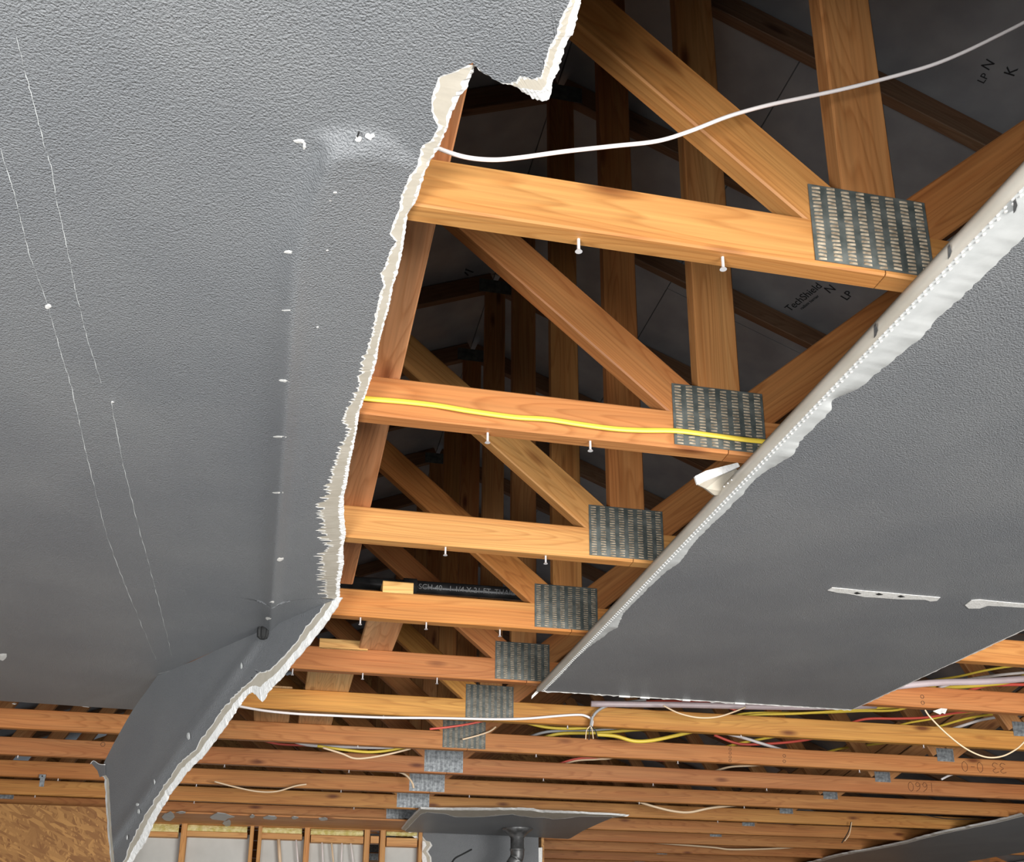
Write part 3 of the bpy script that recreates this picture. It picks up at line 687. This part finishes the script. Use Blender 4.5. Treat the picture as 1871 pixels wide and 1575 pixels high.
for q in [(1560, 1084), (1600, 1086), (1640, 1090)]: rpatch([(q[0], q[1]), (q[0]+6, q[1]-2), (q[0]+14, q[1]+1), (q[0]+5, q[1]+2)], 'dark_scratch', KCAB, .0024)
for i, (px, py) in enumerate([(1600, 606), (1735, 462), (1855, 378)]):
    rpatch([(px-3, py-7), (px+1, py-12), (px+4, py-3), (px+1, py+7), (px-3, py+12)], 'dark_smudge', DUCT, .0058)
for a_ in [(1148, 1258, 1162, 1264), (1175, 1270, 1184, 1277), (1245, 1280, 1251, 1286), (1340, 1286, 1350, 1292)]:
    p = atZ(a_[0], a_[1], -.015); q = atZ(a_[2], a_[3], -.015); box_obj('paper_tatter', (min(p.x, q.x), yf-.001, ZC-.019), (max(p.x, q.x), yf+.006, ZC-.0135), PAPER, rp)

# ceiling out of the frame: rear part, then two added light blockers
o = box_obj('ceiling_rear', (XL, YB, ZC+ZF), (XR, -1.5, ZC-.001), PAINT); tag(o, kind='structure')
o = box_obj('ceiling_light_block_strip', (.20, -1.5, ZC+ZF), (xb-.006, .68, ZC-.001), PAINT); tag(o, kind='structure')  # unseen strip closing the opening, added to keep light out of the attic
o = box_obj('ceiling_light_block_right', (2.19, -1.5, ZC+ZF), (XR, 2.42, ZC-.001), PAINT); tag(o, kind='structure')  # unseen board added to cut the light reaching the attic
# ---------------------------------------------------------------- loose scraps
def scrap(name, pts, yd, th, M, lab, cat='plasterboard scrap', group=None, z=None):
    P = [(atY(x, y_, yd+dy) if z is None else atZ(x, y_, z+dy)) for (x, y_, dy) in pts]; c = P[0].copy(); n_ = len(P)
    N_ = (P[1]-P[0]).cross(P[2]-P[0]).normalized()*th; P = [p-c for p in P]
    o = link(name, fix(meshfrom(name, P+[p+N_ for p in P], [tuple(range(n_)), tuple(range(2*n_-1, n_-1, -1))]+[(i, (i+1) % n_, n_+(i+1) % n_, n_+i) for i in range(n_)])), M, None, Matrix.Translation(c))
    tag(o, lab, cat, group); return o
sc1 = empty('plasterboard_scrap', atY(1320, 870, 1.98), 'white plasterboard offcut with a bright sawn edge wedged behind the corner bead', 'plasterboard scrap')
P = [atY(x, y_, yd) for x, y_, yd in [(1271, 872, 1.97), (1341, 851, 1.97), (1350, 862, 1.99), (1342, 900, 2.03), (1306, 905, 2.03), (1290, 893, 2.0), (1276, 886, 1.97)]]
O_ = Vector(sc1.location); P = [p-O_ for p in P]; link('offcut_face', fix(meshfrom('f', P+[p+Vector((0, .012, .006)) for p in P], [tuple(range(7)), tuple(range(13, 6, -1))]+[(i, (i+1) % 7, 7+(i+1) % 7, 7+i) for i in range(7)])), CORE, sc1)
P = [atY(x, y_, yd)-O_ for x, y_, yd in [(1270, 870, 1.965), (1290, 860, 1.965), (1348, 845, 1.965), (1352, 852, 1.965), (1330, 862, 1.965), (1274, 884, 1.965)]]
link('sawn_edge', fix(meshfrom('e', P+[p+Vector((0, .006, .0)) for p in P], [tuple(range(6)), tuple(range(11, 5, -1))]+[(i, (i+1) % 6, 6+(i+1) % 6, 6+i) for i in range(6)])), GYP, sc1)
for i in range(3): tube('fixing_hole', [atY(1337-i*7, 877+i*6, 1.96), atY(1337-i*7, 877+i*6, 1.955)], .0016, GYP, sc1, 8, 1)
scrap('paper_scrap', [(1705, 1299, 0), (1720, 1294, .01), (1731, 1295, .01), (1727, 1304, 0), (1722, 1302, 0), (1718, 1305, 0)], 3.66, .002, PAPER, 'small white torn paper scrap hanging under the fifth chord at the right', 'paper scrap')
scrap('paper_scrap', [(972, 1271, 0), (980, 1262, .01), (984, 1265, .01), (971, 1277, 0)], 3.78, .002, PAPER, 'white sliver of paper hanging at the lower tip of the right panel', 'paper scrap')

# ---------------------------------------------------------------- cables
def cable(px, Yv, r, M, lab, flat=1.0, name='cable', group=None, n=8):
    if not isinstance(Yv, (list, tuple)): Yv = [Yv]*len(px)
    P = [atY(x, y_, Yy) for (x, y_), Yy in zip(px, Yv)]
    o = tube(name, P, r, M, None, n, 6, flat); tag(o, lab, 'cable', group); return o
cp = [(790, 262), (803, 272), (850, 287), (900, 292), (950, 288), (1030, 277), (1120, 267), (1200, 258), (1260, 240), (1330, 213), (1400, 193), (1470, 178), (1540, 163), (1620, 143), (1700, 120), (1760, 96), (1820, 67), (1871, 41), (1930, 8)]
cable(cp, [1.20]*len(cp), .0031, WCAB, 'white cable swooping across the top of the opening in front of the nearest truss')
cp = [(640, 724), (668, 728), (740, 734), (800, 741), (860, 751), (940, 762), (1000, 766), (1060, 775), (1120, 783), (1170, 786), (1235, 787), (1300, 795), (1360, 803), (1405, 808), (1460, 818)]
cable(cp, TY(1)-.009, .0058, YCAB, 'flat yellow cable stretched along the second truss chord and over its metal plate', .45, 'yellow_cable')
cable([(425, 1288), (480, 1298), (540, 1304), (600, 1307), (700, 1311), (800, 1312), (900, 1314), (960, 1313), (1020, 1308), (1055, 1306), (1070, 1308), (1082, 1316), (1080, 1330)], TY(5)-.02, .0052, WCAB, 'long thin white cable sagging along the sixth chord left of the frayed wire ends')
cable([(1180, 1279), (1145, 1283), (1115, 1288), (1096, 1296), (1084, 1308), (1080, 1322), (1079, 1332)], TY(5)-.035, .006, GCAB, 'grey cable dropping from the right panel edge to the frayed wire ends')
for i, (x, y_, M) in enumerate([(1070, 1351, TCAB), (1076, 1352, KCAB), (1084, 1350, TCAB), (1092, 1348, KCAB)]):
    cable([(1079, 1326), (1072+i*5, 1334), (x, y_)], TY(5)-.04, .0022, M, ['leftmost tan', 'left black', 'right tan', 'rightmost black'][i]+' wire end of the four hanging where the cables meet', group='frayed wire ends', name='wire_end')
cable([(1690, 1297), (1700, 1311), (1730, 1341), (1765, 1368), (1800, 1383), (1830, 1382), (1855, 1370), (1871, 1356), (1900, 1325)], TY(4)+.0, .0032, TCAB, 'thin tan cable hanging in a deep loop at the right edge')
cable([(1140, 1456), (1170, 1466), (1200, 1475), (1230, 1482), (1260, 1484), (1300, 1476), (1350, 1471), (1400, 1469), (1440, 1470), (1475, 1474)], 6.45, .0078, TCAB, 'pale tan cable drooping below the chords right of the vent pipe ceiling scrap')
cable([(1100, 1531), (1200, 1540), (1300, 1548), (1335, 1552), (1400, 1551), (1450, 1548), (1480, 1544)], 8.4, .0075, TCAB, 'thin tan cable along the lowest chords near the bottom edge')
cable([(392, 1428), (430, 1438), (470, 1446), (505, 1446), (540, 1436), (560, 1433)], 6.05, .0045, TCAB, 'thin tan cable loop under the chords right of the hanging flap')
cable([(1212, 1289), (1240, 1303), (1275, 1311), (1310, 1310), (1340, 1301), (1362, 1292)], 4.15, .0035, TCAB, 'thin tan loop hanging just below the far edge of the right panel')
cable([(1720, 1424), (1740, 1415), (1765, 1413), (1800, 1409)], 5.3, .006, WCAB, 'short white cable between two chords above the number 1660')
cable([(1540, 1463), (1610, 1458), (1640, 1440)], 5.9, .002, KCAB, 'thin black wire under a chord near the lower right panel') if False else None
cable([(1668, 1482), (1690, 1489), (1730, 1496), (1790, 1496), (1830, 1492)], 6.55, .003, KCAB, 'thin black wire sagging above the lower right ceiling panel')
cable([(1555, 1502), (1550, 1520), (1538, 1540)], 6.7, .0035, KCAB, 'short dark wire dangling from a chord near the lower right panel')
cable([(1556, 1502), (1552, 1524), (1543, 1537)], 6.69, .003, TCAB, 'short tan wire dangling beside a dark one near the lower right panel')
cable([(785, 1332), (815, 1329), (850, 1324), (890, 1316)], TY(5)+.3, .005, RCAB, 'red wire crossing above a grey metal plate left of the frayed ends')
cable([(845, 1351), (872, 1344), (895, 1336), (906, 1328)], TY(6)-.03, .004, TCAB, 'thin tan wire crossing a grey metal plate beneath the red wire')
cable([(720, 1408), (740, 1415), (752, 1428), (756, 1440)], 6.0, .006, TCAB, 'short white wire curving down onto a small grey metal plate')
G = 'loose cables in the bays between the chords'
multi = [
 ([(1370, 1307), (1450, 1304), (1520, 1300), (1600, 1294), (1660, 1289)], 4.02, .006, YCAB, 'yellow cable just under the lower tip of the right panel'),
 ([(1360, 1304), (1440, 1303), (1500, 1302), (1570, 1299), (1640, 1297)], 4.06, .006, YCAB, 'second yellow cable just under the lower tip of the right panel'),
 ([(1580, 1314), (1640, 1313), (1690, 1311), (1745, 1303), (1800, 1296)], 4.05, .006, RCAB, 'red cable in the bay above the tan loop at the right'),
 ([(1655, 1322), (1700, 1314), (1745, 1304), (1800, 1298)], 4.1, .005, YCAB, 'thin yellow cable beside the red cable at the right'),
 ([(1720, 1326), (1770, 1312), (1830, 1303), (1871, 1300)], 4.1, .006, YCAB, 'yellow cable rising to the right above the tan loop'),
 ([(1755, 1327), (1795, 1315), (1850, 1306), (1880, 1300)], 4.12, .007, WCAB, 'white cable rising to the right above the tan loop'),
 ([(960, 1320), (1000, 1329), (1050, 1331), (1110, 1326), (1150, 1320)], 4.7, .007, YCAB, 'yellow cable under the frayed wire ends'),
 ([(1020, 1341), (1090, 1339), (1170, 1333), (1240, 1330)], 4.75, .008, YCAB, 'dull yellow cable in the bay right of the frayed ends'),
 ([(1000, 1337), (1060, 1336), (1140, 1331), (1200, 1328)], 4.78, .007, GCAB, 'grey cable in the bay right of the frayed ends'),
 ([(1090, 1342), (1125, 1345), (1158, 1354), (1190, 1353), (1230, 1345), (1268, 1336), (1300, 1330)], 4.72, .009, YCAB, 'bright yellow cable dipping over a reddish chord right of the frayed ends'),
 ([(1290, 1335), (1330, 1341), (1365, 1350), (1390, 1358)], 4.75, .008, WCAB, 'white cable curving down in the bay centre right'),
 ([(1350, 1359), (1400, 1359), (1450, 1355), (1490, 1348)], 4.72, .007, RCAB, 'red cable in the second bay below the right panel tip'),
 ([(1335, 1362), (1371, 1354), (1420, 1345), (1460, 1338)], 4.74, .007, YCAB, 'yellow cable above the red one in the second bay'),
 ([(1050, 1387), (1090, 1384), (1130, 1382), (1190, 1388), (1230, 1388)], 5.4, .006, RCAB, 'reddish wire in the dark gap below the frayed ends'),
 ([(1050, 1390), (1090, 1387), (1120, 1384)], 5.35, .007, TCAB, 'tan wire in the dark gap below the frayed ends'),
 ([(1530, 1369), (1580, 1362), (1630, 1356), (1660, 1352)], 5.3, .007, YCAB, 'yellow cable in the third bay below the right panel'),
 ([(1330, 1402), (1370, 1399), (1405, 1396), (1440, 1391)], 5.4, .006, TCAB, 'tan cable in the bay above the row of stamped rings'),
 ([(580, 1363), (630, 1370), (680, 1374), (730, 1368), (780, 1358)], 5.2, .007, YCAB, 'yellow cable sagging over the chord left of the metal plates'),
 ([(590, 1366), (625, 1377), (652, 1386), (700, 1380), (750, 1368)], 5.15, .005, TCAB, 'thin tan cable sagging lowest left of the metal plates'),
 ([(560, 1361), (640, 1365), (700, 1366), (760, 1362)], 5.28, .008, WCAB, 'white cable lying on the chord left of the metal plates'),
 ([(500, 1358), (560, 1362), (610, 1362), (660, 1358)], 5.25, .006, RCAB, 'pinkish red cable on the chord left of the metal plates'),
 ([(1690, 1246), (1751, 1236), (1800, 1225), (1850, 1217), (1900, 1212)], 3.45, .005, YCAB, 'yellow cable in the bay above the mauve pipe'),
 ([(1760, 1243), (1820, 1234), (1871, 1229), (1910, 1226)], 3.42, .006, WCAB, 'white cable lying above the mauve pipe'),
 ([(1700, 1255), (1750, 1255), (1800, 1251), (1840, 1246)], 3.5, .009, YCAB, 'bright yellow cable just under the mauve pipe'),
 ([(1800, 1253), (1840, 1251), (1890, 1249)], 3.56, .007, RCAB, 'red cable under the mauve pipe at the right edge'),
 ([(1120, 1291), (1180, 1282), (1230, 1281), (1300, 1284)], 4.1, .006, RCAB, 'red cable under the far edge of the right panel'),
 ([(1330, 1292), (1390, 1294), (1440, 1291)], 3.95, .006, RCAB, 'red cable beside the end of the mauve pipe under the right panel'),
 ([(530, 1327), (600, 1340)], 5.0, .004, KCAB, 'short black cable between the pale boards')]
bays = [TY(4)+.075, TY(5)+.075, TY(6)+.075, TY(7)+.075]
cnt_ = [0]*4
for px, Yy, r, M, lab in multi:
    front = 'dipping over' in lab or 'under the frayed' in lab or 'sagging' in lab
    if not front: bi = [i for i, b_ in enumerate(bays) if b_ > Yy+.1][0]; cnt_[bi] += 1; Yy = bays[bi] + cnt_[bi]*.021
    def ext(p, q):      # carry the cable on out of sight behind the chords
        dx = 1 if p[0] > q[0] else -1; up = (p[1] < q[1]+.5); return (p[0]+dx*45, p[1]+(-16 if up else 14))
    if not front: px = [ext(px[0], px[1])]+px+[ext(px[-1], px[-2])]
    cable(px, Yy, r, M, lab, name='loose_cable', group=G)
o = tube('mauve_pipe', [atY(1080, 1286, 4.22), atY(1250, 1288, 4.22), atY(1440, 1292, 4.21), atY(1600, 1290, 4.2)], .013, MAUVE, None, 12, 4); tag(o, 'mauve plastic pipe lying under the far edge of the right panel', 'pipe')
o = tube('mauve_pipe', [atY(1560, 1262, 3.63), atY(1700, 1248, 3.62), atY(1800, 1245, 3.61), atY(1900, 1238, 3.60)], .0135, MAUVE, None, 12, 4); tag(o, 'mauve plastic pipe in the bay beyond the right panel at the right edge', 'pipe')

# ---------------------------------------------------------------- far wall: studs, insulation, backing boards
YW = 7.76
fwl = empty('wall_far', (0, YW, 0), 'open-stud far wall with yellow insulation', kind='structure')
WT = (.62, .31, .10)
board('top_plate', (-1.25, YW+.045, ZC+.019), (1.15, YW+.045, ZC+.019), .038, .09, fwl, tone=(.60, .29, .10))
def wx(px, py=1545): return atY(px, py, YW).x
for px, wpx in [(333, 12), (458, 9), (473, 8), (560, 15), (670, 12), (699, 14), (768, 9)]:
    x = wx(px, 1550); board('stud', (x, YW+.045, 1.0), (x, YW+.045, ZC), .038 if wpx > 9 else .026, .09, fwl, Vector((0, 1, 0)), WT)
for (a_, b__, y_, h_) in [(250, 325, 1523, .034), (340, 452, 1523, .036), (478, 552, 1527, .04), (568, 664, 1532, .05), (677, 692, 1534, .05), (706, 762, 1538, .06)]:
    p = atY(a_, y_, YW+.02); q = atY(b__, y_, YW+.02); board('blocking', (p.x, YW+.05, p.z), (q.x, YW+.05, p.z), h_, .08, fwl, tone=(.64, .34, .12))
R = random.Random(4)
for (a_, b__) in [(250, 327), (340, 452), (478, 552), (568, 664), (706, 762)]:
    p = atY(a_, 1515, YW+.04); q = atY(b__, 1515, YW+.04); V = []; Fc = []; nx = 14
    zt = ZC+.002; zb = atY(a_, 1524, YW+.04).z-.01
    for i in range(nx+1):
        for j in range(4):
            V.append(Vector((p.x+(q.x-p.x)*i/nx, YW+.06-.03*math.sin(j/3*math.pi)-R.random()*.012, zt+(zb-zt)*j/3))-Vector(fwl.location))
    for i in range(nx):
        for j in range(3): c = i*4+j; Fc.append((c, c+4, c+5, c+1))
    o = link('insulation_batt', meshfrom('batt', V, Fc), INSUL, fwl, None, True)
for (a_, b__) in [(235, 327), (340, 452), (478, 552), (568, 664), (706, 762)]:
    p = atY(a_, 1530, YW+.1); q = atY(b__, 1530, YW+.1); box_obj('backing_board', (p.x-.02, YW+.092, .8), (q.x+.02, YW+.105, ZC-.05), GREYW, fwl)
for px, y_, M in [(509, 1545, TCAB), (541, 1540, WCAB), (588, 1540, WCAB), (605, 1540, TCAB), (625, 1540, WCAB), (640, 1540, WCAB)]:
    p = atY(px, 1533, YW+.03); q = atY(px+R.uniform(-6, 8), 1590, YW+.03); c = tube('wall_cable', [p, q], .012 if px == 509 else .006, M, None, 8, 1)
    tag(c, f'{"cream" if M is TCAB else "white"} cable running down inside the far stud wall, ' + {509: 'thickest and leftmost', 541: 'second from the left', 588: 'left side of its wide bay', 605: 'slanting in the wide bay', 625: 'middle of the wide bay', 640: 'right side of the wide bay'}[px], 'cable', 'cables inside the far stud wall')
# strips of joint compound left on the plate
for i, (a_, b__, c, d) in enumerate([(297, 1484, 318, 1502), (322, 1483, 340, 1487), (383, 1486, 425, 1500), (408, 1498, 423, 1512), (456, 1489, 466, 1495), (482, 1490, 506, 1498), (532, 1492, 545, 1497), (580, 1494, 600, 1500)]):
    RR = random.Random(i); P = []
    for k in range(10): th = 2*math.pi*k/10; P.append(atZ((a_+c)/2+math.cos(th)*(c-a_)/2*RR.uniform(.7, 1.2), (b__+d)/2+math.sin(th)*(d-b__)/2*RR.uniform(.6, 1.2), -.004))
    # lie on the underside of the furring board
    c0 = P[0].copy(); n_ = 10; o = link('compound_patch', fix(meshfrom('patch', [p-Vector(fwl.location) for p in P]+[p-Vector(fwl.location)+Vector((0, 0, .003)) for p in P], [tuple(range(n_)), tuple(range(2*n_-1, n_-1, -1))]+[(i_, (i_+1) % n_, n_+(i_+1) % n_, n_+i_) for i_ in range(n_)])), MUD, fwl)
board('furring_board', (-1.3, 7.5, ZC-.0005+.006), (.9, 7.5, ZC-.0005+.006), .46, .012, fwl, Vector((0, 0, 1)), (.58, .27, .10))
# strand board on the left
ob = box_obj('strand_board_panel', (-3.4, 7.12, 1.2), (-.90, 7.132, ZC-.002), OSB); tag(ob, 'orange strand board sheet on the wall at lower left, behind the flap', 'strand board')
hz = empty('strap_hanger', atY(78, 1422, TY(8)-.002), 'small bent galvanised strap on a chord at the lower left', 'metal strap'); HO = Vector(hz.location)
box_obj('strap_leg', HO+Vector((-.012, -.004, -.045)), HO+Vector((.012, -.001, .0)), STEEL2, hz); box_obj('strap_fold', HO+Vector((-.016, -.016, -.002)), HO+Vector((.016, -.001, .018)), STEEL2, hz)
tube('strap_screw', [HO+Vector((0, -.016, .008)), HO+Vector((0, -.019, .008))], .004, KCAB, hz, 8, 1)

# ---------------------------------------------------------------- small ceiling remnant with vent pipe, and the painted wall below
sr = empty('ceiling_board', (1.5, 7.2, ZC), 'small dark grey ceiling remnant at bottom centre holding the vent pipe', 'plasterboard'); KO = Vector(sr.location)
K0 = [(741, 1518), (752, 1506), (768, 1489), (780, 1484), (815, 1488), (832, 1493), (870, 1493), (905, 1491), (935, 1488), (945, 1490), (975, 1494), (995, 1494), (1010, 1497), (1040, 1495), (1060, 1492), (1115, 1493), (1120, 1494)]
K1 = [(733, 1516), (744, 1502), (762, 1484), (768, 1478), (815, 1479), (832, 1479), (870, 1479), (905, 1479), (935, 1479), (950, 1479), (975, 1480), (985, 1483), (1010, 1484), (1040, 1485), (1062, 1486), (1130, 1490), (1150, 1492)]
DK0 = dense(K0, 4, 40, .5); DK1 = dense(K1, 4, 41, .5); n = len(DK0)
far_ = resample([(741, 1520), (800, 1522), (900, 1526), (985, 1530), (1040, 1533), (1065, 1518), (1100, 1502), (1120, 1494)], n)
V = []; Fc = []
for i in range(n):
    for q in range(5): t = q/4; V.append(atZ(DK0[i][0]*(1-t)+far_[i][0]*t, DK0[i][1]*(1-t)+far_[i][1]*t, ZF)-KO)
for i in range(n-1):
    for q in range(4): a_ = i*5+q; Fc.append((a_, a_+5, a_+6, a_+1))
link('painted_face', meshfrom('remnant', V, Fc), PAINT, sr); link('board_back', meshfrom('remnant_back', [v+Vector((0, 0, .0125)) for v in V], Fc), BACK, sr)
torn(sr, [atZ(*p, ZF) for p in DK0], [atZ(*p, ZF) for p in DK1], (0, 0, 1), .0125, rim=.12, seed=44, rimmin=.01, frw=.016, steep=True)
gw = empty('wall_painted', (1.5, 7.8, 0), 'grey painted wall under the small ceiling remnant', kind='structure')
gx0 = atY(790, 1550, 7.80).x; gx1 = atY(984, 1550, 7.80).x
RR = random.Random(2); le = []
zt = ZC+ZF
for i, (px, py) in enumerate([(760, 1522), (772, 1528), (778, 1536), (786, 1538), (790, 1545), (782, 1556), (788, 1566), (790, 1590)]): le.append(atY(px, py, 7.80))
le = [Vector((p.x, p.y, p.z)) for p in le]; le[0].z = ZC+.02
V = []; Fc = []
for p in le: V += [p-Vector(gw.location), Vector((gx1, 7.80, p.z if p is not le[0] else ZC+.02))-Vector(gw.location)]
for i in range(len(le)-1): Fc.append((2*i, 2*i+2, 2*i+3, 2*i+1))
link('wall_board', meshfrom('wall_board', V, Fc), PAINT, gw)
lo = [p+Vector((-.055-.02*RR.random(), 0, 0)) for p in le]
torn(gw, le, lo, (0, 1, 0), .0115, rim=.45, seed=50, rimmin=.01, frw=.01)
P = [Vector((gx1, 7.80, zt-.07-i*.05)) for i in range(8)]; Q = [p+Vector((.02+RR.random()*.012, -.004, RR.uniform(-.01, .01))) for p in P]
ragstrip(P, Q, 'broken_wall_edge', GYP, gw, Vector(gw.location))
tube('wall_scratch', [atY(862, 1552, 7.795), atY(845, 1561, 7.795), atY(832, 1568, 7.795), atY(826, 1576, 7.795)], .006, KCAB, gw, 6, 4)
# vent pipe
vp = empty('vent_pipe', atZ(945, 1514, ZF), 'dark metal vent pipe with flared collar dropping from the small ceiling remnant', 'vent pipe'); VO = Vector(vp.location)
def lathe(name, prof, O, M, par, n_=24, off=Vector()):
    V = []; Fc = []
    for z, r_ in prof:
        for i in range(n_): th = 2*math.pi*i/n_; V.append(Vector((math.cos(th)*r_, math.sin(th)*r_, z))+off)
    for k in range(len(prof)-1):
        for i in range(n_): Fc.append((k*n_+i, k*n_+(i+1) % n_, (k+1)*n_+(i+1) % n_, (k+1)*n_+i))
    return link(name, fix(meshfrom(name, V, Fc)), M, par, None, True)
lathe('flared_collar', [(0, .105), (-.006, .108), (-.03, .075), (-.055, .052), (-.06, .05)], VO, DUCT, vp)
lathe('pipe_section', [(-.04, .046), (-.135, .046), (-.136, .050), (-.15, .050), (-.151, .046), (-.16, .046)], VO, DUCT, vp)
tube('pipe_elbow', [VO+Vector((0, 0, -.14)), VO+Vector((0, 0, -.18)), VO+Vector((-.01, 0, -.21)), VO+Vector((-.035, 0, -.25)), VO+Vector((-.06, 0, -.30)), VO+Vector((-.07, 0, -.4))], .047, DUCT, vp, 20, 4)

# ---------------------------------------------------------------- lower right ceiling panel
lr = empty('ceiling_board', (5.2, 7.2, ZC), 'grey ceiling panel at the lower right corner with a long pale broken edge', 'plasterboard'); LO = Vector(lr.location)
V = []; Fc = []; ny = 60; Pe = []; Qe = []
for i in range(ny+1):
    y = 5.98+(9.7-5.98)*i/ny; x0 = 4.605+RR.uniform(-.006, .006)+.02*math.sin(i*.3); z = ZF - .012*math.exp(-((y-7.2)/.5)**2)
    for q in range(7): t = q/6; V.append(Vector((x0+(5.83-x0)*t, y, ZC+ZF-.012*math.exp(-((y-7.2)/.5)**2-((t-.15)/.2)**2)))-LO)
    Pe.append(Vector((x0, y, ZC+ZF-.012*math.exp(-((y-7.2)/.5)**2-.56)))); Qe.append(Pe[-1]+Vector((-.035-.01*RR.random(), 0, .004)))
for i in range(ny):
    for q in range(6): a_ = i*7+q; Fc.append((a_, a_+7, a_+8, a_+1))
link('painted_face', meshfrom('lr', V, Fc), PAINT, lr, None, True); link('board_back', meshfrom('lrb', [v+Vector((0, 0, .0125)) for v in V], Fc), BACK, lr)
torn(lr, Pe, Qe, (0, 0, 1), .0115, rim=.3, seed=60, rimmin=.01, frw=.02, steep=True)
P = [Vector((5.83, p.y, ZC+ZF)) for p in Pe]; ragstrip(P, [p+Vector((.02, 0, .004)) for p in P], 'torn_right_edge', PAPER, lr, LO)
P = [Vector((4.58+(1.25)*i/12, 5.98, ZC+ZF)) for i in range(13)]; ragstrip(P, [p+Vector((0, -.02-.01*RR.random(), .004)) for p in P], 'torn_near_edge', PAPER, lr, LO)
# far end wall on the right: plywood and plates
rw = empty('wall_end', (3.5, YF-.4, 0), 'wooden end wall beyond the last truss', kind='structure')
box_obj('wall_sheathing', (1.95, 10.2, 0), (XR, 10.215, ZC), OSB, rw)
for k in range(3): board('wall_plate', (1.95, 10.17, ZC-.019-.04*k), (XR, 10.17, ZC-.019-.04*k), .038, .05, rw, tone=(.50, .22, .08))
box_obj('side_return', (1.93, 7.82, 0), (1.95, 10.2, ZC), OSB, rw)
